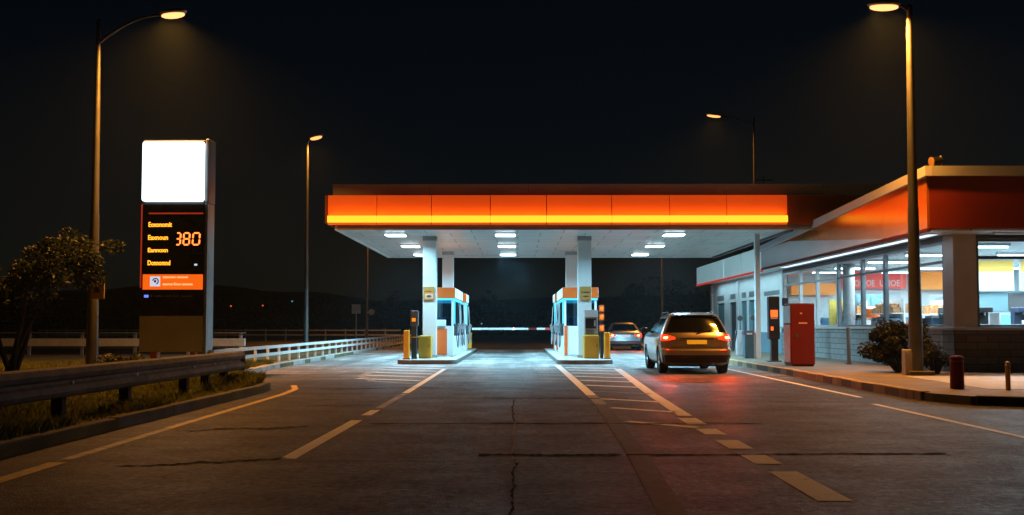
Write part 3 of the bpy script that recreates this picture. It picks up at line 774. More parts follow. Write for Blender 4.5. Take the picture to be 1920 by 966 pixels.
fp.build('front_fascia', M['dred'], sh)
MB().box(FX + .125, 21.85, 4.785, 20.7, 22.0, 5.02).build('coping', M['unlit'] if False else M['beige'], sh)
MB().box(FX + .065, 21.97, 3.50, SB + .5, SY0 - .01, 3.545).box(FX + .09, SY0, 3.525, SX + .4, 50.3, 3.56).build('eaves_soffit', M['soffit2'], sh)
MB().extrude([(22.0, 3.57), (36.9, 3.57), (36.9, ztop(36.9) - .1), (22.0, ztop(21.9) - .1)], 'x', FX + .12, SB).build('roof', M['roof'], sh)
MB().box(FX + .12, 36.95, 3.57, SB, SY1, 4.3).build('roof', M['roof'], sh)
MB().box(FX + .7, 37, 4.31, FX + .8, 43, 5.0).build('clerestory', M['teal'], sh)
for y in (38.5, 40.2, 42.0): MB().box(FX + .55, y, 4.31, FX + .69, y + .2, 5.0).build('roof_strut', M['grey'], sh)
# eaves lamps
for y in (22.6, 24.75, 26.9, 29.05, 31.2, 33.35):
    l_ = MB().box(FX + .32, y, 3.475, FX + .58, y + 2.1, 3.523).build('eaves_lamp', M['white'], sh, bevel=.008)
    MB().box(FX + .34, y + .03, 3.466, FX + .56, y + 2.07, 3.474).build('diffuser', M['e_eave'], l_)
l_ = MB().box(11.4, 22.3, 3.455, 13.6, 22.45, 3.499).build('eaves_lamp', M['white'], sh)
# interior shell
MB().box(SX + .23, SY0 + .25, .10, SB - .21, 37.6, .16).build('floor', M['floor'], sh)
MB().box(SX + .21, SY0 + .26, 3.44, SB - .21, 37.6, 3.51).build('ceiling', M['intw'], sh)
MB().box(SX + .21, 37.61, .16, SB - .21, 37.75, 3.5).box(SB - .3, SY0 + .26, .17, SB - .21, 37.6, 3.43).build('inner_wall', M['intw'], sh)
for y in (24.6, 27.6, 30.6, 33.8, 36.4):
    for x in (12.2, 14.9, 17.6):
        f = MB().box(x - .75, y - .07, 3.36, x + .75, y + .07, 3.439).build('tube_light', M['white'], sh)
        MB().cyl((x - .72, y, 3.335), (x + .72, y, 3.335), .024, seg=8).build('tube', M['e_tube'], f)
for y in (26.0, 32.5):
    light('AREA', 'shop_ceiling_lamp', (15.2, y, 3.3), 1600, (.80, .93, 1), sh, 7, 4)
light('AREA', 'eaves_lamp_row', (FX + .45, 28.5, 3.45), 22, (.68, .84, 1), sh, .14, 12)
light('AREA', 'eaves_lamp_row', (FX + .5, 43.6, 3.45), 90, (.45, .85, 1), sh, .2, 12)
# shop contents
t = T('counter', 'long pale service counter inside the shop behind the front window', 'counter', (14.6, 27.0, .16))
MB().box(-2.6, -.35, 0, 3.2, .35, .98).build('body', M['teal'], t, local=True)
MB().box(-2.65, -.42, .985, 3.25, .4, 1.04).build('worktop', M['white'], t, local=True, bevel=.01)
for i, x in enumerate((12.5, 13.3, 14.6)):
    t = T('coffee_machine', ('steel coffee machine at the pillar end of the shop counter', 'steel coffee machine in the middle of the shop counter', 'steel coffee machine under the menu boards on the counter')[i], 'coffee machine', (x, 27.0, 1.20), 0, 'machines on the shop counter')
    MB().box(-.28, -.25, 0, .28, .25, .12).box(-.28, .02, .12, .28, .25, .6).box(-.28, -.25, .45, .28, .02, .6).build('body', (M['grey'], M['black'], M['navy'])[i], t, local=True, bevel=.02)
    MB().cyl((-.1, -.1, .36), (-.1, -.1, .45), .03).cyl((.1, -.1, .36), (.1, -.1, .45), .03).build('spout', M['chrome'], t, local=True)
    MB().cyl((-.1, -.1, .12), (-.1, -.1, .22), .03, .04).build('cup', M['white'], t, local=True)
for i, x in enumerate((14.72, 16.2)):
    t = T('menu_board', ('backlit menu board with yellow header above the counter, nearest the pillar', 'backlit menu board with yellow header at the right frame edge')[i], 'menu board', (x, 29.0, 2.36), 0, 'menu boards in the shop')
    MB().box(-.62, 0, 0, .66, .08, .96).build('case', M['white'], t, local=True)
    MB().box(-.6, -.012, .02, .64, -.001, .55).build('panel', M['e_menu'] if i == 0 else M['grey'], t, local=True)
    MB().box(-.6, -.014, .58, .64, -.001, .92).build('header', M['e_menuy'], t, local=True)
t = T('wall_cabinet', 'dark teal wall cabinet row below the menu boards', 'cabinet', (15.5, 29.3, 1.7))
MB().box(-1.4, 0, 0, 2.3, .35, .62).build('body', M['teal'], t, local=True)
for i in range(3): MB().box(-1.35 + i * 1.2, -.02, .03, -.2 + i * 1.2, -.001, .58).build('door', M['teal'] if i != 1 else M['dgrey'], t, local=True)
for i, x in enumerate((14.0, 15.4)):
    t = T('display_fridge', ('blue lit display fridge behind the coffee machines', 'blue lit display fridge at the right frame edge')[i], 'fridge', (x, 28.9, .16), 0, 'display fridges')
    MB().box(-.55, 0, 0, .55, .6, 1.5).build('case', M['grey'], t, local=True)
    MB().box(-.5, -.012, .15, .5, -.001, 1.45).build('lit_front', M['e_fridge'], t, local=True)
for i, (x, y) in enumerate(((12.6, 31.5), (12.5, 34.5), (15.0, 33.0), (17.0, 25.4))):
    t = T('shelf_unit', ('low goods shelf just inside the middle side windows', 'goods shelf near the back of the shop', 'goods shelf in the centre of the shop', 'goods shelf beyond the service counter')[i], 'shelves', (x, y, .16), 0, 'goods shelves in the shop')
    MB().box(-.4, -1.0, 0, .4, 1.0, .12).box(-.03, -1.0, .12, .03, 1.0, 2.0).build('frame', M['white'], t, local=True)
    for k, z in enumerate((.14, .60, 1.06, 1.50)):
        s_ = MB().box(-.38, -.98, z, .38, .98, z + .03).build('shelf', M['white'], t, local=True)
        g = MB()
        yy = -.93
        while yy < .85:
            wd = random.uniform(.08, .22); hh = random.uniform(.15, .33)
            for sgn in (-1, 1): g.box(min(sgn * .08, sgn * .34), yy, z + .032, max(sgn * .08, sgn * .34), yy + wd, z + .032 + hh)
            yy += wd + .02
        struct(g.build('goods', M['goods'] if k % 2 else M['goodsb'], s_, local=True), 'stuff')
t = T('shop_pillar', 'round grey pillar inside the shop behind the side windows', 'pillar', (11.65, 32.9, .16))
MB().cyl((0, 0, 0), (0, 0, 3.27), .2, seg=24).build('shaft', M['grey'], t, local=True, smooth=True)
MB().cyl((0, 0, 0.001), (0, 0, .15), .24, seg=24).build('foot', M['dgrey'], t, local=True)
t = T('wall_sign', 'red illuminated sign band with white letters on the shop rear wall', 'sign', (13.9, 37.2, 2.75))
MB().box(-1.0, 0, 0, 1.55, .1, .68).build('case', M['e_shopred'], t, local=True)
text('lettering', 'SOOEEOE', .34, M['e_letters'], t, (13.9 - .85, 37.19, 2.75 + .1), width=1.15)
text('lettering', 'UNOE', .34, M['e_letters'], t, (13.9 + .5, 37.19, 2.75 + .1), width=.8)
t = T('wall_sign', 'orange illuminated sign band on the shop rear wall beside the lamp post', 'sign', (16.2, 36.9, 2.7))
MB().box(-.65, 0, 0, 1.6, .1, .7).build('case', M['e_shoporange'], t, local=True)
t = T('wall_sign', 'yellow illuminated sign band at the far end of the shop', 'sign', (12.0, 37.2, 2.5))
MB().box(-1.1, 0, 0, .65, .1, .45).build('case', M['e_shoporange'], t, local=True)
t = T('poster_stand', 'yellow poster panel standing behind the side windows', 'poster', (12.2, 35.6, .16))
MB().box(-.35, 0, .9, .35, .05, 2.1).build('panel', M['skin'], t, local=True)
MB().box(-.3, -.2, 0, .3, .25, .04).box(-.03, 0, .04, .03, .05, .9).build('stand', M['dgrey'], t, local=True)
t = T('locker', 'tall teal cabinet standing inside the shop left of the red sign', 'cabinet', (12.9, 34.2, .16))
MB().box(-.55, 0, 0, .55, .5, 2.25).build('body', M['teal'], t, local=True, bevel=.01)
MB().box(-.5, -.02, .05, -.01, -.001, 2.2).box(.01, -.02, .05, .5, -.001, 2.2).build('door', M['teal'], t, local=True)
t = T('goods_bin', 'orange goods bin behind the side windows beside the round pillar', 'bin', (12.45, 32.95, .16))
MB().cyl((0, 0, 0), (0, 0, 1.7), .2, .27, 18).build('body', M['orange'], t, local=True, smooth=True)
MB().cyl((0, 0, 1.701), (0, 0, 1.78), .28, .24, 18).build('rim', M['white'], t, local=True)
t = T('fruit_bowl', 'red heap in a bowl on the shop window sill', 'bowl', (11.05, 26.4, 1.237))
MB().cyl((0, 0, 0), (0, 0, .06), .1, .2, 16).build('bowl', M['white'], t, local=True)
mb = MB()
for k in range(7): mb.ell((random.uniform(-.12, .12), random.uniform(-.14, .14), .09 + random.uniform(0, .05)), .07, .07, .06, 10, 6)
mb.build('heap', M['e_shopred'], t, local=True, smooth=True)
for i, y in enumerate((25.0, 25.45, 24.2, 30.0, 34.0)):
    t = T('counter_box', ('blue display box on the sill next to the red bowl', 'dark carton on the sill beside the blue box', 'black case on the sill beside the corner pillar', 'white carton on the sill under the middle window', 'blue bucket on the sill near the round pillar')[i], 'box', (11.1, y, 1.237), 0, 'boxes on the shop sill')
    hgt = (.3, .24, .34, .28, .33)[i]
    MB().box(-.14, -.2, 0, .14, .2, hgt).build('body', (M['blue'], M['dgrey'], M['black'], M['white'], M['blue'])[i], t, local=True, bevel=.02)
    MB().box(-.145, -.205, hgt - .07, .145, .205, hgt - .001).build('lid', (M['white'], M['black'], M['frame'], M['goods'], M['teal'])[i], t, local=True, bevel=.01)

# floodlight and antenna on the roofs
t = T('floodlight', 'dark floodlight on a bracket on the shop roof corner', 'floodlight', (10.35, 23.0, 4.95))
MB().cyl((.12, 0, 0), (.12, 0, .52), .022).box(.06, -.05, 0, .18, .05, .03).build('bracket', M['grey'], t, local=True)
MB().cyl((-.12, -.02, .36), (.16, .02, .42), .13, .07, 16).build('housing', M['black'], t, local=True, smooth=True)
MB().cyl((-.135, -.022, .357), (-.12, -.02, .36), .12, .12, 16).build('lens', M['plaque'], t, local=True)
t = T('antenna', 'thin dark antenna mast on the canopy roof right of the lamp', 'antenna', (9.0, 34, 5.46))
MB().cyl((0, 0, 0), (0, 0, 1.3), .02).build('mast', M['dgrey'], t, local=True)
MB().box(-.3, -.02, 1.12, .35, .02, 1.15).box(-.2, -.15, 1.125, -.18, .15, 1.145).box(.1, -.2, 1.125, .12, .2, 1.145).build('aerial', M['dgrey'], t, local=True)

# ------------------------------------------------------------------ pavement furniture
t = T('vending_locker', 'dark red metal vending locker standing on the pavement before the shop windows', 'vending machine', (7.93, 26.4, .14))
MB().box(-.33, -.36, .04, .33, .36, 1.75).build('body', M['red'], t, local=True, bevel=.025)
MB().box(-.3, -.33, 0, .3, .33, .039).build('plinth', M['black'], t, local=True)
MB().box(-.348, -.3, .1, -.331, .3, 1.15).build('door', M['orange'], t, local=True, bevel=.008)
MB().box(-.345, -.3, 1.2, -.331, .3, 1.68).build('screen', M['framew'], t, local=True, bevel=.006)
MB().box(-.08, -.372, 1.45, -.02, -.361, 1.49).box(-.12, -.368, 1.18, .12, -.361, 1.22).build('badge', M['peach'], t, local=True)
MB().box(-.2, -.372, .8, -.13, -.361, .92).build('lock', M['dgrey'], t, local=True)

t = T('payment_terminal', 'tall black terminal with glowing orange screen on the pavement', 'terminal', (8.03, 29.4, .14))
MB().box(-.1, -.09, 0, .12, .09, .75).build('leg', M['black'], t, local=True, bevel=.01)
MB().box(-.17, -.13, .7, .17, .13, 2.05).build('body', M['black'], t, local=True, bevel=.03)
MB().box(-.12, -.142, 1.4, .10, -.131, 1.62).build('screen', M['e_screen'], t, local=True)
MB().box(-.12, -.142, 1.34, .10, -.131, 1.385).build('label_strip', M['peach'], t, local=True)
MB().box(-.12, -.144, .98, -.04, -.131, 1.10).build('button', M['e_screen'], t, local=True, bevel=.01)
MB().box(-.2, -.16, .001, .2, .16, .04).build('foot', M['dgrey'], t, local=True)
t = T('thin_post', 'thin dark post with a small box between terminal and red locker', 'post', (8.35, 29.2, .14))
MB().cyl((0, 0, 0), (0, 0, 1.9), .022).build('pole', M['dgrey'], t, local=True)
MB().box(-.09, -.06, 1.75, .09, .06, 2.0).build('box', M['navy'], t, local=True, bevel=.02)
MB().box(-.05, -.1, .95, .18, .05, 1.25).build('tray', M['dgrey'], t, local=True, bevel=.02)
t = T('litter_bin', 'dark teal litter bin with hooded top near the slim canopy post', 'bin', (7.93, 32.2, .14))
MB().box(-.17, -.17, .02, .15, .17, .82).build('body', M['tealbin'], t, local=True, bevel=.03)
MB().box(.152, -.15, .02, .2, .15, .80).build('side_panel', M['framew'], t, local=True)
MB().extrude([(-.19, .82), (-.14, .96), (.14, .96), (.19, .82)], 'x', -.19, .17).build('hood', M['navy'], t, local=True, bevel=.02)
MB().box(-.1, -.196, .83, .08, -.186, .88).build('opening', M['white'], t, local=True)

def airunit(x, y, lab, cm):
    t = T('air_unit', lab, 'air pump', (x, y, .14), 0, 'air and water units')
    MB().box(-.16, -.14, 0, .16, .14, .95).build('cabinet', cm, t, local=True, bevel=.03)
    MB().cyl((0, 0, .95), (0, 0, 1.35), .02).build('stem', M['dgrey'], t, local=True)
    MB().cyl((0, -.06, 1.42), (0, .06, 1.42), .1, seg=16).build('gauge', M['dgrey'], t, local=True)
    pts = [(-.17 - .14 * math.sin(math.pi * k / 12), -.15, .85 - .75 * math.sin(math.pi * k / 12) + .1 * k / 12) for k in range(13)]
    MB().tube(pts, .022).build('hose', M['hose'], t, local=True, smooth=True)
    MB().tube([(p[0] + .3, p[1] - .02, p[2]) for p in pts], .02).build('hose', M['framew'], t, local=True, smooth=True)
airunit(8.55, 36.0, 'air and water unit with round gauge on the pavement behind the bin', M['framew'])
airunit(8.55, 34.0, 'orange fronted air unit right beside the teal bin', M['orange'])
t = T('wall_post', 'dark slim bollard before the shop windows right of the red locker', 'post', (9.7, 27.5, .14))
MB().cyl((0, 0, 0), (0, 0, 1.08), .06, seg=16).build('post', M['frame'], t, local=True, smooth=True)
MB().cyl((0, 0, .001), (0, 0, .02), .1, seg=16).build('flange', M['dgrey'], t, local=True)
t = T('red_bollard', 'short red bollard standing at the pavement corner', 'bollard', (7.83, 16.75, .14))
MB().cyl((0, 0, 0), (0, 0, .57), .118, .112, 20).build('post', M['red'], t, local=True, smooth=True, bevel=.012)
MB().cyl((0, 0, .571), (0, 0, .585), .085, .08, 20).build('cap', M['dred'], t, local=True)
MB().cyl((0, 0, .48), (0, 0, .5), .1165, .1165, 20).build('band', M['dred'], t, local=True)
t = T('short_post', 'thin beige post on the pavement at the right frame edge', 'post', (8.50, 16.3, .14))
MB().cyl((0, 0, 0), (0, 0, .40), .04, seg=14).cyl((0, 0, .401), (0, 0, .44), .048, seg=14).build('post', M['mustard'], t, local=True, smooth=True)
MB().ell((0, 0, .47), .045, .045, .03).build('cap', M['mustard'], t, local=True, smooth=True)

# ------------------------------------------------------------------ street lamps
def lamp(x, y, z, h, head0, head1, lab, on=True, energy=0, lens=None, base=True, r0=.12, r1=.05, sodium=(1, .37, .045), spot=140):
    """head0, head1: ends of the lamp head, offsets from the pole foot"""
    t = T('street_lamp', lab, 'street lamp', (x, y, z), 0, 'street lamps')
    hs = MB(); n = 10
    hs.cyl((0, 0, 0), (0, 0, h * .45), r0, r0 + (r1 - r0) * .45, 18).cyl((0, 0, h * .45), (0, 0, h), r0 + (r1 - r0) * .45 - .008, r1, 18)
    hs.build('pole', M['pole'], t, local=True, smooth=True)
    MB().cyl((0, 0, h + .001), (0, 0, h + .06), r1 * 1.25, r1 * .7).build('cap', M['dgrey'], t, local=True)
    if head0 is None: return t
    h0 = Vector(head0); h1 = Vector(head1)
    s0 = Vector((0, 0, h - .55 if (h0.xy.length > .6) else h - .1))
    pts = []
    for k in range(n + 1):
        q = k / n
        a = s0.lerp(h0, q); a.z = s0.z + (h0.z - s0.z) * math.sin(q * math.pi / 2) ** .9
        pts.append(a)
    MB().tube(pts, .045, 8, .03).build('arm', M['pole'], t, local=True, smooth=True)
    c = (h0 + h1) / 2; d = h1 - h0; L_ = d.length; dn = d.normalized()
    rot = dn.to_track_quat('X', 'Z').to_matrix()
    hd = MB().ell(c + Vector((0, 0, .04)), L_ / 2 + .04, .17, .085, rot=rot).build('lamp_head', M['grey'], t, local=True, smooth=True)
    if lens:
        MB().ell(c + Vector((0, 0, -.035)), L_ / 2 - .02, .14, .075, rot=rot).build('lens', lens, hd, local=True, smooth=True)
    if energy:
        light('AREA', 'sodium_lamp', Vector((x, y, z)) + c + Vector((0, 0, -.13)), energy * .40, sodium, t, .45, .2, spread=138)
    return t
lamp(-10.5, 23.0, .12, 8.75, (1.55, 0, 8.92), (2.18, 0, 8.98), 'tall lit street lamp with curved arm behind the price sign tree', energy=3400, lens=M['e_sodium'], r0=.15)
lamp(9.08, 21.4, .14, 8.5, (-.25, -.05, 8.52), (-.98, -.12, 8.5), 'tall lit street lamp standing at the shop corner', energy=2400, lens=M['e_sodium'], r0=.16, r1=.07)
lamp(-9.45, 41.6, .12, 9.45, (.15, -.2, 9.52), (.75, -.5, 9.6), 'lit street lamp between the price sign and the canopy', energy=700, lens=M['e_sodium2'])
lamp(13.75, 54, -.02, 13.4, (-1.9, 0, 13.5), (-2.75, 0, 13.6), 'lit street lamp with arm rising behind the canopy roof', energy=1000, lens=M['e_sodium2'])
lamp(-10.2, 63, .12, 9.4, (.9, 0, 9.55), (1.5, 0, 9.6), 'far lamp post left of the canopy with its top hidden', energy=2000, lens=M['e_sodium2'], r0=.1)
lamp(9.75, 63, 0, 9.4, (-.9, 0, 9.55), (-1.5, 0, 9.6), 'far lamp post behind the sedan with its top hidden', energy=2000, lens=M['e_sodium2'], r0=.09)
# access box and rubble at the foot of the corner lamp
t = T('junction_box', 'beige junction box at the foot of the corner lamp', 'box', (8.90, 21.42, .14))
MB().box(-.10, -.1, 0, .08, .1, .58).build('body', M['concrete'], t, local=True, bevel=.015)
MB().box(-.08, -.112, .06, .06, -.101, .52).build('cover', M['concrete'], t, local=True)
t = T('pole_plinth', 'dark square plinth around the corner lamp foot', 'plinth', (9.12, 21.45, .14))
MB().box(-.26, -.26, 0, .3, .26, .1).build('block', M['kerbd'], t, local=True, bevel=.02)
# little plate on the near left pole
t = T('pole_sign', 'small double sided yellow plate fixed to the left lamp pole', 'sign', (-10.28, 22.75, 1.92))
MB().box(-.17, -.02, 0, .17, .02, .58).build('plate', M['mustard'], t, local=True, bevel=.01)
MB().box(-.19, -.03, .57, .21, .03, .62).build('bracket', M['dgrey'], t, local=True)
MB().box(-.08, -.028, .15, .06, -.021, .3).build('symbol', M['dgrey'], t, local=True)

# ------------------------------------------------------------------ price sign
PX0, PX1, PY, PD = -9.31, -7.71, 23.0, .52
t = T('price_sign', 'tall roadside price sign with blank glowing white top and orange digits', 'price sign', ((PX0 + PX1) / 2, PY, .12))
ps = t
def zz(v): return CH + (VV - v) * PY / F
MB().box(PX0 - .03, PY + .02, zz(660), PX1 - .06, PY + PD, zz(259)).build('cabinet', M['dgrey'], t, bevel=.03)
MB().box(PX1 - .055, PY - .0, zz(378), PX1 + .03, PY + PD + .01, zz(257)).build('top_edge', M['grey'], t, bevel=.02)
MB().box(PX1 - .055, PY + .0, zz(668), PX1 + .02, PY + .11, zz(379)).box(PX1 - .055, PY + .12, zz(662), PX1 + .02, PY + PD, zz(379)).build('side_trim', M['grey'], t, bevel=.015)
MB().extrude(rrect(PX0, zz(377), PX1 - .07, zz(263), .07), 'y', PY - .09, PY + .018).build('light_panel', M['e_sign'], t, bevel=.01)
MB().box(PX0, PY - .02, zz(590), PX1 - .07, PY + .018, zz(382)).build('price_board', M['signblack'], t)
MB().box(PX0 - .025, PY - .03, zz(540), PX0 + .005, PY + .016, zz(382)).build('red_edge_light', M['e_redline'], t)
MB().box(PX0 - .03, PY - .015, zz(660), PX1 - .065, PY + .017, zz(592)).build('lower_panel', M['beige'], t, bevel=.01)
MB().box(px(275, y=PY).x, PY - .03, zz(400.5), px(378, y=PY).x, PY - .021, zz(398)).build('red_line', M['e_redline'], t)
MB().box(PX0 + .02, PY - .03, zz(475.5), PX1 - .1, PY - .021, zz(474)).build('divider', M['dgrey'], t)
for s_, u0, u1, vb, hh in (('Eoxonomit', 275, 319, 424.5, .165), ('Eaxnoun', 274.5, 312, 449, .165), ('Eannoxn', 274.5, 312, 472.5, .15), ('Donnomnd', 274.5, 317, 497, .17)):
    wx = (u1 - u0) * PY / F
    a = text('fuel_name', s_, hh, M['e_word'], t, (px(u0, y=PY).x, PY - .024, zz(vb)), width=wx, ext=.003)
# seven segment digits
def digit(ch, x, z, w_, h, th, mb, y):
    seg = {'3': 'abcdg', '8': 'abcdefg', '6': 'acdefg', '0': 'abcdef'}[ch]; sl = .06
    def bar(p, q):
        p = Vector(p); q = Vector(q); d = (q - p).normalized(); n = Vector((-d.y, d.x)) * th / 2; g = d * th * .35
        pts = [p + g, p + g * 2 + n, q - g * 2 + n, q - g, q - g * 2 - n, p + g * 2 - n]
        A = [(x + a.x + sl * a.y, y, z + a.y) for a in pts]; B = [(a[0], y - .012, a[2]) for a in A]
        va = [mb.bm.verts.new(a) for a in A]; vb = [mb.bm.verts.new(b) for b in B]
        mb.bm.faces.new(va); mb.bm.faces.new(vb[::-1])
        for i in range(6): mb.bm.faces.new((va[i], va[(i + 1) % 6], vb[(i + 1) % 6], vb[i]))
    m_ = h / 2
    segs = dict(a=((0, h), (w_, h)), b=((w_, h), (w_, m_)), c=((w_, m_), (w_, 0)), d=((0, 0), (w_, 0)), e=((0, m_), (0, 0)), f=((0, h), (0, m_)), g=((0, m_), (w_, m_)))
    for s_ in seg: bar(*segs[s_])
for ch, u0, u1 in (('3', 327, 335), ('8', 341, 352), ('0', 358.5, 371)):
    mb = MB(); x0 = px(u0, y=PY).x; digit(ch, x0, zz(458.5), px(u1, y=PY).x - x0, zz(436.5) - zz(458.5), .036, mb, PY - .024)
    mb.build('digit', M['e_digit'], t)
mb = MB(); x0 = px(325.5, y=PY).x
MB().box(px(266, y=PY).x, PY - .035, zz(543), px(379, y=PY).x, PY - .021, zz(514.5)).build('orange_panel', M['e_band'], t)
lg = MB().box(px(280, y=PY).x, PY - .045, zz(537), px(299, y=PY).x, PY - .036, zz(518.5)).build('badge', M['e_logo'], t, bevel=.003)
cx = px(290.5, y=PY).x; cz = zz(527.5)
pts = [(cx + .07 * math.cos(a_), PY - .05, cz + .07 * math.sin(a_)) for a_ in [R(-70 + 24 * k) for k in range(11)]]
MB().tube(pts, .014, 6).build('badge_swirl', M['blue'], lg)
MB().ell((cx - .01, PY - .048, cz), .03, .006, .035).build('badge_dot', M['orange'], lg)
text('panel_text', 'nguoono onuuoe', .085, M['e_bandtxt'], t, (px(304, y=PY).x, PY - .038, zz(521.5)), width=.62)
text('panel_text', 'uuoroe Eoou onuooo', .095, M['e_bandtxt'], t, (px(304, y=PY).x, PY - .038, zz(535)), width=.74)
MB().box(px(269, y=PY).x, PY - .03, zz(558), px(277, y=PY).x, PY - .021, zz(553)).build('blue_mark', M['e_blue'], t)
text('panel_text', 'P  o oooo  uooou oooo  uuoououo', .06, M['framew'], t, (px(281, y=PY).x, PY - .023, zz(556.5)), width=1.05)
MB().box(px(362.5, y=PY).x, PY - .03, zz(498), px(368, y=PY).x, PY - .021, zz(494.5)).build('white_mark', M['e_logo'], t)
for a, b in ((PX0 + .2, PX0 + .36), (PX1 - .42, PX1 - .3)): MB().box(a, PY + .12, .05, b, PY + .35, zz(661)).build('leg', M['orange'], t)
#light('AREA', 'sign_glow', ((PX0 + PX1) / 2, PY - .12, zz(320)), 90, (.7, .9, 1), t, 1.5, 1.4, rot=(R(-90), 0, 0))

# ------------------------------------------------------------------ guard rails and fences
gr = T('guard_rail', 'weathered steel crash barrier along the grass verge in the left foreground', 'guard rail', (-5.5, 12, .12))
prof = [(0, .30), (.05, .325), (.085, .37), (.05, .43), (.0, .455), (0, .485), (.05, .51), (.085, .56), (.05, .62), (0, .64)]
prof = [(-5.5 + a, .12 + b * 1.0 - .03 + (b - .3) * .1) for a, b in prof]; prof2 = prof + [(a - .018, b) for a, b in prof[::-1]]
MB().extrude(prof2, 'y', 3.5, 18.6).build('rail_beam', M['oldgalv'], gr, bevel=.004)
for y in (4.2, 7.0, 9.4, 11.5, 13.45, 15.8, 16.9, 17.95):
    p = MB().box(-5.72, y - .06, -.1, -5.58, y + .06, .70).build('post', M['wood'], gr, bevel=.008)
    MB().box(-5.58, y - .05, .44, -5.519, y + .05, .66).build('spacer', M['wood'], p)
    MB().cyl((-5.5, y, .56), (-5.47, y, .56), .018, seg=8).build('bolt', M['galv'], p)
MB().cyl((-5.52, 18.62, .38), (-5.52, 18.62, .74), .085, seg=12).build('end_cap', M['wood'], gr)
wf = T('rail_fence', 'white two rail fence curving along the kerb towards the canopy', 'fence', (-7.6, 40, .12))
def fx(y): return -7.62 - .0002 * max(0, y - 30) ** 2
fy_ = [23.3 + 1.35 * i for i in range(36)]
for zc, nm in ((.62, 'top_rail'), (.40, 'lower_rail')):
    mb = MB()
    for a, b in zip(fy_, fy_[1:]):
        xa, xb = fx(a), fx(b)
        mb.bm.verts.ensure_lookup_table()
        vs = [mb.bm.verts.new(p) for p in ((xa - .03, a, zc - .05), (xa + .03, a, zc - .05), (xa + .03, a, zc + .04), (xa - .03, a, zc + .04), (xb - .03, b, zc - .05), (xb + .03, b, zc - .05), (xb + .03, b, zc + .04), (xb - .03, b, zc + .04))]
        for f in ((0, 1, 5, 4), (1, 2, 6, 5), (2, 3, 7, 6), (3, 0, 4, 7), (0, 3, 2, 1), (4, 5, 6, 7)): mb.bm.faces.new([vs[i] for i in f])
    mb.build(nm, M['railw'], wf)
pp = None
for y in fy_:
    MB().box(fx(y) - .10, y - .05, -.05, fx(y) - .034, y + .05, .66).build('post', M['railw'], wf, bevel=.006)
ff = T('guard_rail', 'pale steel guard rail far off behind the tree at the left edge', 'guard rail', (-22, 36, .12))
MB().box(-42, 35.9, .48, -10.5, 36.0, .78).build('rail_beam', M['railw'], ff, bevel=.02)
MB().box(-42, 35.93, .98, -10.5, 35.97, 1.02).build('hand_rail', M['galv'], ff)
for i in range(16): MB().box(-41.5 + i * 2.05, 36.01, -.05, -41.4 + i * 2.05, 36.1, 1.0).build('post', M['galv'], ff)
fw = T('rail_fence', 'low dark roadside fence beyond the second lamp', 'fence', (-14, 60, .12))
MB().box(-36, 70, .55, -8.8, 70.1, .66).box(-36, 70, .9, -8.8, 70.1, 1.0).build('rail', M['galv'], fw)
for i in range(18): MB().box(-35.5 + i * 1.5, 70.11, -.05, -35.4 + i * 1.5, 70.2, 1.05).build('post', M['galv'], fw)
struct(MB().prism([(-60, 37.5), (-9.6, 37.5), (-9.8, 47), (-60, 47)], .05, .126).build('road', M['tar']))
# road signs
t = T('road_sign', 'square grey road sign on a thin pole beyond the fence', 'road sign', (-10.5, 60.6, .12))
MB().cyl((0, 0, 0), (0, 0, 2.5), .04).build('pole', M['galv'], t, local=True)
MB().box(-.29, -.06, 1.95, .29, -.042, 2.55).build('plate', M['framew'], t, local=True, bevel=.01)
t = T('road_sign', 'tiny round sign bracketed to the far lamp post', 'road sign', (-9.85, 62.8, 2.2))
MB().cyl((0, -.02, 0), (0, .02, 0), .2, seg=18).build('disc', M['framew'], t, local=True)
MB().box(-.35, -.01, -.03, -.05, .01, .03).build('bracket', M['galv'], t, local=True)

# ------------------------------------------------------------------ vegetation
def leaves_mesh(name, centers, n, ls, m, parent, flat=.5, seed=1, local=True):
    rnd = random.Random(seed); V = []; Fc = []
    for _ in range(n):
        c, r = centers[rnd.randrange(len(centers))]
        while True:
            p = Vector((rnd.uniform(-1, 1), rnd.uniform(-1, 1), rnd.uniform(-1, 1)))
            if p.length < 1: break
        p = p.normalized() * (p.length ** .5)
        q = Vector(c) + Vector((p.x * r[0], p.y * r[1], p.z * r[2]))
        a = Vector((rnd.uniform(-1, 1), rnd.uniform(-1, 1), rnd.uniform(-.8, .5))).normalized()
        b = a.cross(Vector((rnd.uniform(-1, 1), rnd.uniform(-1, 1), rnd.uniform(-1, 1)))).normalized()
        s = ls * rnd.uniform(.6, 1.4); i = len(V)
        V += [q - a * s, q - b * s * .4 + a * s * .1, q + a * s, q + b * s * .4 + a * s * .1]; Fc.append((i, i + 1, i + 2, i + 3))
    me = bpy.data.meshes.new(name); me.from_pydata([tuple(v) for v in V], [], Fc); me.update()
    return link(name, me, m, parent)

def branch_clumps(rnd, base, h, spread, levels, n):
    pass

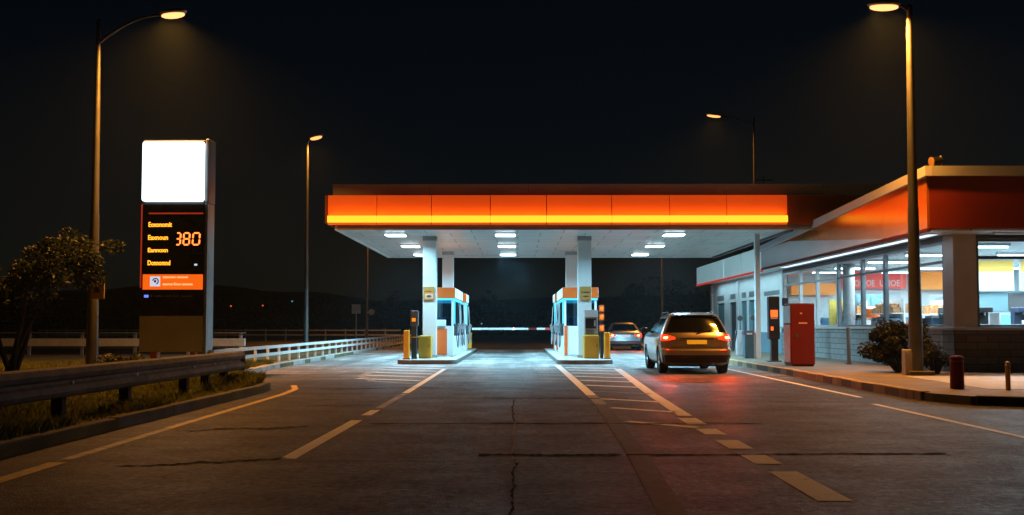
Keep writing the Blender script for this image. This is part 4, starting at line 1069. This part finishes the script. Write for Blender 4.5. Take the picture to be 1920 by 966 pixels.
t = T('small_tree', 'small multi stemmed tree with loose dark leaves at the left edge', 'tree', (-11.15, 20.4, .12))
rnd = random.Random(5); tr = MB(); cen = []
for k in range(5):
    a0 = rnd.uniform(-.25, .25); b0 = rnd.uniform(-.15, .15)
    tip = Vector((rnd.uniform(-1.3, 1.2), rnd.uniform(-.8, .8), rnd.uniform(2.0, 2.9)))
    st = Vector((a0, b0, -.05)); mid = st.lerp(tip, .45) + Vector((0, 0, .25))
    pts = [st, st.lerp(mid, .5) + Vector((rnd.uniform(-.05, .05), 0, 0)), mid, mid.lerp(tip, .5) + Vector((0, rnd.uniform(-.1, .1), .1)), tip]
    tr.tube(pts, .065, 7, .012)
    for j in range(9):
        q = rnd.uniform(.35, 1.0); p = mid.lerp(tip, q); e = p + Vector((rnd.uniform(-.8, .8), rnd.uniform(-.6, .6), rnd.uniform(-.35, .5)))
        tr.tube([p, p.lerp(e, .5) + Vector((0, 0, .08)), e], .016, 5, .005)
        cen.append((e, (rnd.uniform(.2, .42),) * 2 + (rnd.uniform(.15, .3),)))
tr.build('trunk', M['bark'], t, local=True, smooth=True)
leaves_mesh('crown', cen, 9500, .055, M['leaf'], t, seed=3)

def bush(name, x, y, z, w_, d, h, n, ls, m, lab, seed, cat='bush', group=None):
    t = T(name, lab, cat, (x, y, z), 0, group); rnd = random.Random(seed); cen = []; tr = MB()
    for k in range(34):
        e = Vector((rnd.uniform(-1, 1) * w_ * .45, rnd.uniform(-1, 1) * d * .45, rnd.uniform(.3, .95) * h)); e.x *= 1 - .35 * e.z / h
        tr.tube([(e.x * .15, e.y * .15, -.03), (e.x * .5, e.y * .5, e.z * .6), tuple(e)], .018, 5, .006)
        s = rnd.uniform(.16, .3); cen.append((e, (s * w_ * .6, s * d * .7, s * h * .75)))
    tr.build('stems', M['bark'], t, local=True); leaves_mesh('foliage', cen, n, ls, m, t, seed=seed)
    return t
bush('bush', 9.28, 22.7, .14, 1.75, 1.2, 1.15, 11000, .04, M['leaf2'], 'rounded dark bush in front of the shop wall behind the corner lamp', 11)
bush('bush', 9.75, 21.9, .14, .8, .6, .7, 1800, .035, M['leaf2'], 'sparse dark bush on the right of the corner lamp foot', 12)
bush('bush', -9.05, 21.4, .1, 1.2, .8, .5, 1500, .04, M['leaf2'], 'low dark shrub left of the price sign foot', 13)
bush('bush', -11.6, 19.0, .1, 1.1, .9, .5, 1500, .04, M['leaf'], 'low weedy shrub at the foot of the small tree', 14)

# grass on the verge: one mass of blades
rnd = random.Random(21); V = []; Fc = []
def vx(y):
    for (a, b) in zip(VEDGE, VEDGE[1:]):
        if a[1] <= y <= b[1]: return a[0] + (b[0] - a[0]) * (y - a[1]) / (b[1] - a[1])
    return -7.5
cnt = 0
while cnt < 52000:
    y = 5 + 23 * rnd.random() ** .9; e = vx(y) - .16
    x = e - (rnd.random() ** 1.6) * 9.5
    c = mnoise.noise((x * .7, y * .7, 0)); 
    if rnd.random() > .72 + .8 * c: continue
    if x > e - .05 and c < .0: continue
    hgt = (.05 + .09 * max(0, c + .35) + (.05 if (y > 16 and x > -6.4) else 0)) * rnd.uniform(.5, 1.5)
    if x < -6.6: hgt *= 1.25
    a = rnd.uniform(0, 6.28); lean = rnd.uniform(.1, .8) * hgt; wd = rnd.uniform(.006, .014)
    dx, dy = math.cos(a), math.sin(a); i = len(V)
    V += [(x - dy * wd, y + dx * wd, .11), (x + dy * wd, y - dx * wd, .11), (x + dx * lean * .4 + dy * wd * .6, y + dy * lean * .4 - dx * wd * .6, .12 + hgt * .65), (x + dx * lean, y + dy * lean, .12 + hgt), (x + dx * lean * .4 - dy * wd * .6, y + dy * lean * .4 + dx * wd * .6, .12 + hgt * .65)]
    Fc.append((i, i + 1, i + 2, i + 3, i + 4)); cnt += 1
me = bpy.data.meshes.new('grass'); me.from_pydata(V, [], Fc); me.update()
o = link('grass', me, M['grass']); struct(o, 'stuff'); o['label'] = 'rough short grass and weeds on the verge'; o['category'] = 'grass'

# far wood and hills
def ridge(name, y, x0, x1, hf, m, n=120, thick=40):
    V = []; Fc = []
    for i in range(n + 1):
        x = x0 + (x1 - x0) * i / n; h = hf(x)
        V += [(x, y, -1), (x, y + thick * .25, h * .8), (x, y + thick * .5, h), (x, y + thick, -1)]
    for i in range(n):
        for k in range(3):
            a = i * 4 + k; Fc.append((a, a + 4, a + 5, a + 1))
    me = bpy.data.meshes.new(name); me.from_pydata(V, [], Fc); me.update()
    return struct(link(name, me, m, smooth=True))
ridge('hills', 260, -420, 420, lambda x: 9 + 3 * mnoise.noise((x * .012, 0, 0)) + 4 * math.exp(-((x + 90) / 60) ** 2) + 1.2 * mnoise.noise((x * .06, 3, 0)), M['hill'], 260)
cen = []; rnd = random.Random(31)
for k in range(260):
    x = rnd.uniform(-90, 90); y = rnd.uniform(105, 140); h = rnd.uniform(2.5, 6.0) * (1 + .3 * mnoise.noise((x * .05, 0, 9)))
    cen.append(((x, y, h * .5), (rnd.uniform(1.5, 3.2), 2.0, h * .5)))
o = leaves_mesh('woodland', cen, 26000, .34, M['farleaf'], None, seed=8); struct(o, 'stuff'); o['label'] = 'dark belt of trees in the distance'; o['category'] = 'woodland'
for i, (x, y, h, lab) in enumerate(((11.5, 80, 5.2, 'rounded tree beyond the station between the sedan and the shop'), (15.6, 84, 4.6, 'broad low tree beside the far shop end'), (8.6, 88, 4.2, 'low tree behind the silver sedan'), (18.5, 76, 5.0, 'tree half hidden behind the far shop end'), (-13.5, 82, 3.3, 'low scrubby tree behind the square road sign'), (-9.2, 84, 3.0, 'low scrubby tree beyond the fence left of the left island'))):
    t = T('far_tree', lab, 'tree', (x, y, -.02), 0, 'trees beyond the station'); rnd = random.Random(40 + i); cen = []; tr = MB()
    tr.tube([(0, 0, 0), (.1, 0, h * .4), (0, .1, h * .7)], .14, 7, .05)
    for k in range(16):
        e = Vector((rnd.uniform(-1, 1) * h * .42, rnd.uniform(-1, 1) * h * .3, h * rnd.uniform(.4, .92)))
        tr.tube([(0, 0, e.z * .6), tuple(e)], .04, 5, .012); s = rnd.uniform(.12, .22) * h; cen.append((e, (s, s, s * .7)))
    tr.build('trunk', M['bark'], t, local=True); leaves_mesh('crown', cen, 3000, .12, M['farleaf'], t, seed=50 + i)
for i, (u, v, y, k, lab) in enumerate(((432, 574, 100, 'o', 'leftmost tiny red lamp far off in the dark'), (492, 573, 100, 'o', 'tiny orange red lamp far off near the second lamp pole'), (547, 565, 100, 't', 'tiny teal lamp far off left of the second lamp pole'), (697, 611, 90, 'o', 'tiny orange lamp low beside the far lamp post'), (903, 607, 95, 't', 'tiny pale lamp above the boom barrier'))):
    p = px(u, v, y)
    t = T('distant_lamp', lab, 'lamp', (p.x, y, 0), 0, 'tiny lamps in the distance')
    MB().cyl((0, 0, 0), (0, 0, p.z - .1), .04, seg=6).build('pole', M['dgrey'], t, local=True)
    MB().ell((0, 0, p.z), .09, .09, .09, 8, 6).build('lens', M['e_far_' + k], t, local=True, smooth=True)

# ------------------------------------------------------------------ cars
def cr(a, b, c, d, t):
    return .5 * (2 * b + (c - a) * t + (2 * a - 5 * b + 4 * c - d) * t * t + (3 * b - a - 3 * c + d) * t ** 3)

class CarShape:
    """horizontal slices: (z, y_rear, y_front, half width, corner radius); y grows forwards"""
    def __init__(s, lev, bow=.06): s.L = lev; s.bow = bow
    def at(s, z):
        L = s.L; i = 0
        while i < len(L) - 2 and z > L[i + 1][0]: i += 1
        t = (z - L[i][0]) / (L[i + 1][0] - L[i][0]); t = max(0, min(1, t))
        return [L[i][k] + (L[i + 1][k] - L[i][k]) * t for k in range(1, 5)]
    def ring(s, z, nr=14, nc=6, ns=18):
        yr, yf, hw, rc = s.at(z); pts = []
        def rear_y(x): return yr + s.bow * (abs(x) / hw) ** 2.5
        xr = hw - rc
        for i in range(nr): x = xr * (1 - 2 * i / nr); pts.append((x, rear_y(x)))
        def corner(cx, cy, a0, a1):
            for i in range(nc):
                a = R(a0 + (a1 - a0) * i / nc); pts.append((cx + rc * math.cos(a), cy + rc * math.sin(a)))
        cyr = rear_y(xr) + rc; fr = min(rc * 1.8, (yf - yr) * .3); 
        corner(-xr, cyr, 270, 180)
        for i in range(ns): pts.append((-hw, cyr + (yf - fr - cyr) * i / ns))
        for i in range(nc):
            a = R(180 - 90 * i / nc); pts.append((-xr + rc * math.cos(a), yf - fr + fr * math.sin(a)))
        for i in range(nr): x = -xr * (1 - 2 * i / nr); pts.append((x, yf))
        for i in range(nc):
            a = R(90 - 90 * i / nc); pts.append((xr + rc * math.cos(a), yf - fr + fr * math.sin(a)))
        for i in range(ns): pts.append((hw, yf - fr + (cyr - yf + fr) * i / ns))
        corner(xr, cyr, 360, 270)
        return pts
    def rear(s, x, z, off=0):
        yr, yf, hw, rc = s.at(z); xr = hw - rc
        if abs(x) <= xr: y = yr + s.bow * (abs(x) / hw) ** 2.5
        else:
            y0 = yr + s.bow * (xr / hw) ** 2.5; d = min(rc, abs(x) - xr); y = y0 + rc - math.sqrt(max(0, rc * rc - d * d))
        return (x, y - off, z)
    def side(s, y, z, sg, off=0):
        return (sg * (s.at(z)[2] + off), y, z)
    def front(s, x, z, off=0):
        yr, yf, hw, rc = s.at(z); return (x, yf + off - .12 * (x / hw) ** 2, z + off * .5)

def grid(mb, fn, nu, nv):
    g = [[mb.bm.verts.new(fn(i / nu, j / nv)) for i in range(nu + 1)] for j in range(nv + 1)]
    for j in range(nv):
        for i in range(nu): mb.bm.faces.new((g[j][i], g[j][i + 1], g[j + 1][i + 1], g[j + 1][i]))
    return mb

def car(label, cat, loc, rz, lev, paint, spec):
    t = T('parked_car' if spec.get('parked') else 'car', label, cat, loc, rz)
    cs = CarShape(lev, spec.get('bow', .07))
    zs = []
    for a, b in zip(lev, lev[1:]):
        for k in range(3): zs.append(a[0] + (b[0] - a[0]) * k / 3)
    zs.append(lev[-1][0])
    mb = MB(); rings = []
    for z in zs: rings.append([mb.bm.verts.new((x, y, z)) for x, y in cs.ring(z)])
    n = len(rings[0])
    for A, B in zip(rings, rings[1:]):
        for i in range(n): j = (i + 1) % n; mb.bm.faces.new((A[i], A[j], B[j], B[i]))
    mb.bm.faces.new(rings[0][::-1]); mb.bm.faces.new(rings[-1])
    body = mb.build('body', paint, t, local=True)
    # wheel arches
    cut = MB()
    for y in spec['axles']:
        for sg in (-1, 1): cut.cyl((sg * (spec['hw'] - .27), y, spec['r']), (sg * 1.3, y, spec['r']), spec['r'] + .055, seg=32)
    co_ = cut.build('cutter', M['black'], t, local=True)
    bo = body.modifiers.new('arches', 'BOOLEAN'); bo.operation = 'DIFFERENCE'; bo.object = co_; bo.solver = 'EXACT'
    bpy.context.view_layer.update()
    me = bpy.data.meshes.new_from_object(body.evaluated_get(bpy.context.evaluated_depsgraph_get()))
    body.modifiers.clear(); body.data = me
    bpy.data.objects.remove(co_)
    for p in me.polygons: p.use_smooth = True
    try: me.set_sharp_from_angle(angle=R(32))
    except Exception: pass
    # glass
    z0, z1, b0, b1 = spec['rwin']
    MB_ = grid(MB(), lambda u, v: cs.rear((2 * u - 1) * (b0 + (b1 - b0) * v), z0 + (z1 - z0) * v, .007), 16, 10)
    MB_.build('rear_window', M['carglass'], t, local=True, smooth=True)
    for sg in (-1, 1):
        for (ya0, ya1, yb0, yb1) in spec['swin']:
            za, zb = spec['szz']
            grid(MB(), lambda u, v: cs.side(ya0 + (ya1 - ya0) * u + ((yb0 + (yb1 - yb0) * u) - (ya0 + (ya1 - ya0) * u)) * v, za + (zb - za) * v, sg, .006), 8, 6).build('side_window', M['carglass'], t, local=True, smooth=True)
        # waist trim
        grid(MB(), lambda u, v: cs.side(.5 + 2.9 * u, spec['szz'][0] - .03 + .022 * v, sg, .009), 10, 1).build('waist_trim', M['chrome'], t, local=True)
    z0, z1 = spec['wscr']
    grid(MB(), lambda u, v: cs.front((2 * u - 1) * (cs.at(z0 + (z1 - z0) * v)[2] - .16), z0 + (z1 - z0) * v, .012), 12, 8).build('windscreen', M['carglass'], t, local=True, smooth=True)
    # lower bumper in dark plastic
    z0, z1 = spec['bump']
    bm_ = grid(MB(), lambda u, v: cs.rear((2 * u - 1) * (cs.at(z0 + (z1 - z0) * v)[2] - .02), z0 + (z1 - z0) * v, .012), 20, 4)
    bm_.build('bumper', M['black'], t, local=True, smooth=True)
    for sg in (-1, 1):
        z0, z1, xa, xb = spec['tail']
        tl = grid(MB(), lambda u, v: cs.rear(sg * (xa + (xb - xa) * u), (z0 + z1) / 2 + (z1 - z0) * (v - .5) * (.3 + .7 * min(1, u * 1.6)) + spec.get('tilt', 0) * u, .014), 10, 5).build('tail_light', M['e_tail'], t, local=True, smooth=True)
        c = cs.rear(sg * (xa + (xb - xa) * spec.get('core', .62)), (z0 + z1) / 2 + spec.get('tilt', 0) * .6, .02)
        MB().ell(c, .075, .012, .03).build('bulb', M['e_tailcore'], tl, local=True, smooth=True)
        zr = spec['refl']
        grid(MB(), lambda u, v: cs.rear(sg * (cs.at(zr)[2] - .30 + .2 * u), zr + .04 * v, .014), 5, 2).build('reflector', M['e_taildim'], t, local=True)
        light('AREA', 'brake_light', Vector(loc) + Matrix.Rotation(rz, 3, 'Z') @ Vector((c[0], c[1] - .13, c[2])), spec['glow'], (1, .055, .008), None, .2, .1, rot=(R(-55), 0, rz), spread=110).parent = None
        m_ = MB().ell((sg * (spec['hw'] + .09), spec['mir'], spec['szz'][0] + .06), .11, .06, .075).box(min(sg * (spec['hw'] - .06), sg * (spec['hw'] + .04)), spec['mir'] - .03, spec['szz'][0] + .01, max(sg * (spec['hw'] - .06), sg * (spec['hw'] + .04)), spec['mir'] + .03, spec['szz'][0] + .05)
        m_.build('wing_mirror', M['black'], t, local=True, smooth=True)
    # number plate, trim
    zp = spec['plate']; w_ = .26
    pl = grid(MB(), lambda u, v: cs.rear((2 * u - 1) * w_, zp - .055 + .11 * v, .02), 8, 2).build('number_plate', spec['platem'], t, local=True)  # light of the plate lamps is put into the plate as glow
    grid(MB(), lambda u, v: cs.rear((2 * u - 1) * .44, zp + .085 + .025 * v, .022), 10, 1).build('tailgate_trim', M['chrome'], t, local=True)
    grid(MB(), lambda u, v: cs.rear((2 * u - 1) * .66, zp - .135 + .012 * v, .004), 10, 1).build('tailgate_seam', M['black'], t, local=True)
    # wheels
    for y in spec['axles']:
        for sg in (-1, 1):
            xw = sg * (spec['hw'] - .13); r = spec['r']
            wh = T  # noqa
            ty = MB(); prof_ = [(-.11, r - .10), (-.115, r - .03), (-.085, r), (.085, r), (.115, r - .03), (.11, r - .10)]
            seg = 36; vs = [[ty.bm.verts.new((xw + a, y + b * math.cos(2 * math.pi * k / seg), r + b * math.sin(2 * math.pi * k / seg))) for a, b in prof_] for k in range(seg)]
            for k in range(seg):
                for q in range(len(prof_)): 
                    qq = (q + 1) % len(prof_); ty.bm.faces.new((vs[k][q], vs[k][qq], vs[(k + 1) % seg][qq], vs[(k + 1) % seg][q]))
            w_o = ty.build('wheel', M['rubber'], t, local=True, smooth=True)
            rm = MB().cyl((xw - sg * .08, y, r), (xw + sg * .06, y, r), r - .105, seg=28)
            rm.build('rim', M['dgrey'], w_o, local=True)
            sp_ = MB()
            for k in range(5):
                a = 2 * math.pi * k / 5; d = Vector((0, math.cos(a), math.sin(a)))
                sp_.cyl(Vector((xw + sg * .085, y, r)) + d * .03, Vector((xw + sg * .075, y, r)) + d * (r - .11), .04, .025, 6)
            sp_.cyl((xw + sg * .06, y, r), (xw + sg * .1, y, r), .06, seg=12).build('spokes', M['rim'], w_o, local=True)
    # underbody, exhaust, wiper
    MB().box(-spec['hw'] + .28, .35, .2, spec['hw'] - .28, spec['len'] - .5, .42).build('underbody', M['black'], t, local=True)
    MB().cyl((.42, .12, .27), (.42, .5, .29), .035, seg=12).build('exhaust', M['galv'], t, local=True)
    zw = spec['rwin'][0]
    MB().tube([cs.rear(0, zw - .02, .03), cs.rear(.2, zw + .03, .03), cs.rear(.4, zw + .06, .03)], .012, 6).build('wiper', M['black'], t, local=True)
    if spec.get('rails'):
        for sg in (-1, 1):
            MB().tube([(sg * .60, 1.0, 1.57), (sg * .60, 1.15, 1.63), (sg * .60, 2.2, 1.63), (sg * .60, 2.4, 1.55)], .014, 8).build('roof_rail', M['dgrey'], t, local=True, smooth=True)
        MB().extrude([(.36, 1.535), (.35, 1.55), (.75, 1.60), (.75, 1.57)], 'x', -.52, .52).build('spoiler', paint, t, local=True, bevel=.01)
        MB().extrude([(.9, 1.60), (1.12, 1.61), (.92, 1.70)], 'x', -.02, .02).build('roof_aerial', M['black'], t, local=True)
    return t

SUV = [(.20, .34, 4.30, .78, .22), (.30, .10, 4.45, .87, .22), (.45, .03, 4.55, .905, .22), (.62, .0, 4.58, .92, .22), (.66, .045, 4.58, .92, .22), (.80, .07, 4.55, .925, .24), (.95, .09, 4.45, .915, .25), (1.02, .12, 4.10, .895, .25), (1.07, .15, 3.55, .875, .25), (1.12, .18, 3.30, .855, .25), (1.30, .28, 2.95, .775, .24), (1.46, .38, 2.58, .69, .22), (1.54, .46, 2.35, .64, .24), (1.575, .54, 2.2, .59, .25), (1.60, .70, 2.0, .52, .26), (1.62, .95, 1.8, .42, .2), (1.63, 1.15, 1.6, .28, .14)]
spec = dict(axles=(.86, 3.55), hw=.92, r=.345, len=4.58, rwin=(1.09, 1.51, .79, .60), swin=((1.02, 1.95, 1.0, 1.75), (2.02, 3.0, 1.82, 2.3), (.6, .95, .75, .94)), szz=(1.09, 1.46), wscr=(1.12, 1.52), bump=(.30, .50), tail=(.86, 1.02, .56, .905), tilt=.02, refl=.58, bow=.11, plate=.86, platem=M['e_plate'], mir=3.05, glow=15, rails=True, core=.66)
spec['plate'] = .84
car('bronze grey estate SUV with glowing brake lights driving past the right island', 'car', (4.66, 24.3, 0), R(-1.2), SUV, M['suv'], spec)
SED = [(.20, .34, 4.20, .76, .2), (.30, .08, 4.32, .84, .2), (.50, .0, 4.40, .88, .2), (.66, .03, 4.40, .885, .2), (.82, .06, 4.3, .88, .2), (.92, .10, 4.0, .865, .2), (.98, .35, 3.4, .845, .22), (1.02, .55, 3.1, .82, .22), (1.2, .85, 2.75, .74, .22), (1.36, 1.10, 2.4, .64, .22), (1.42, 1.25, 2.2, .58, .22), (1.45, 1.5, 1.95, .42, .2)]
spec2 = dict(axles=(.80, 3.35), hw=.88, r=.31, len=4.4, rwin=(1.02, 1.36, .68, .52), swin=((1.35, 2.05, 1.4, 1.95), (2.1, 2.95, 2.0, 2.3)), szz=(1.0, 1.34), wscr=(1.04, 1.36), bump=(.26, .34), tail=(.70, .86, .48, .86), refl=.42, plate=.76, platem=M['e_platew'], mir=2.8, glow=7, core=.5)
car('silver sedan with red tail lights waiting beyond the right island', 'car', (5.55, 48.2, 0), R(-1), SED, M['hatch'], spec2)

# ------------------------------------------------------------------ night air
hz = MB().box(-505, -65, -1.5, 505, 565, 17).build('haze', bpy.data.materials.new('night_air'))
struct(hz, 'stuff'); hz['label'] = 'thin damp night air over the whole station'; hz['category'] = 'haze'
hm = hz.data.materials[0]; hm.use_nodes = True; nt = hm.node_tree; nt.nodes.remove(nt.nodes['Principled BSDF'])
pvn = nt.nodes.new('ShaderNodeVolumePrincipled'); pvn.inputs['Density'].default_value = .00042; pvn.inputs['Color'].default_value = (.62, .88, 1, 1); pvn.inputs['Anisotropy'].default_value = .35
nt.links.new(pvn.outputs[0], nt.nodes['Material Output'].inputs['Volume'])
SC.cycles.volume_bounces = 0
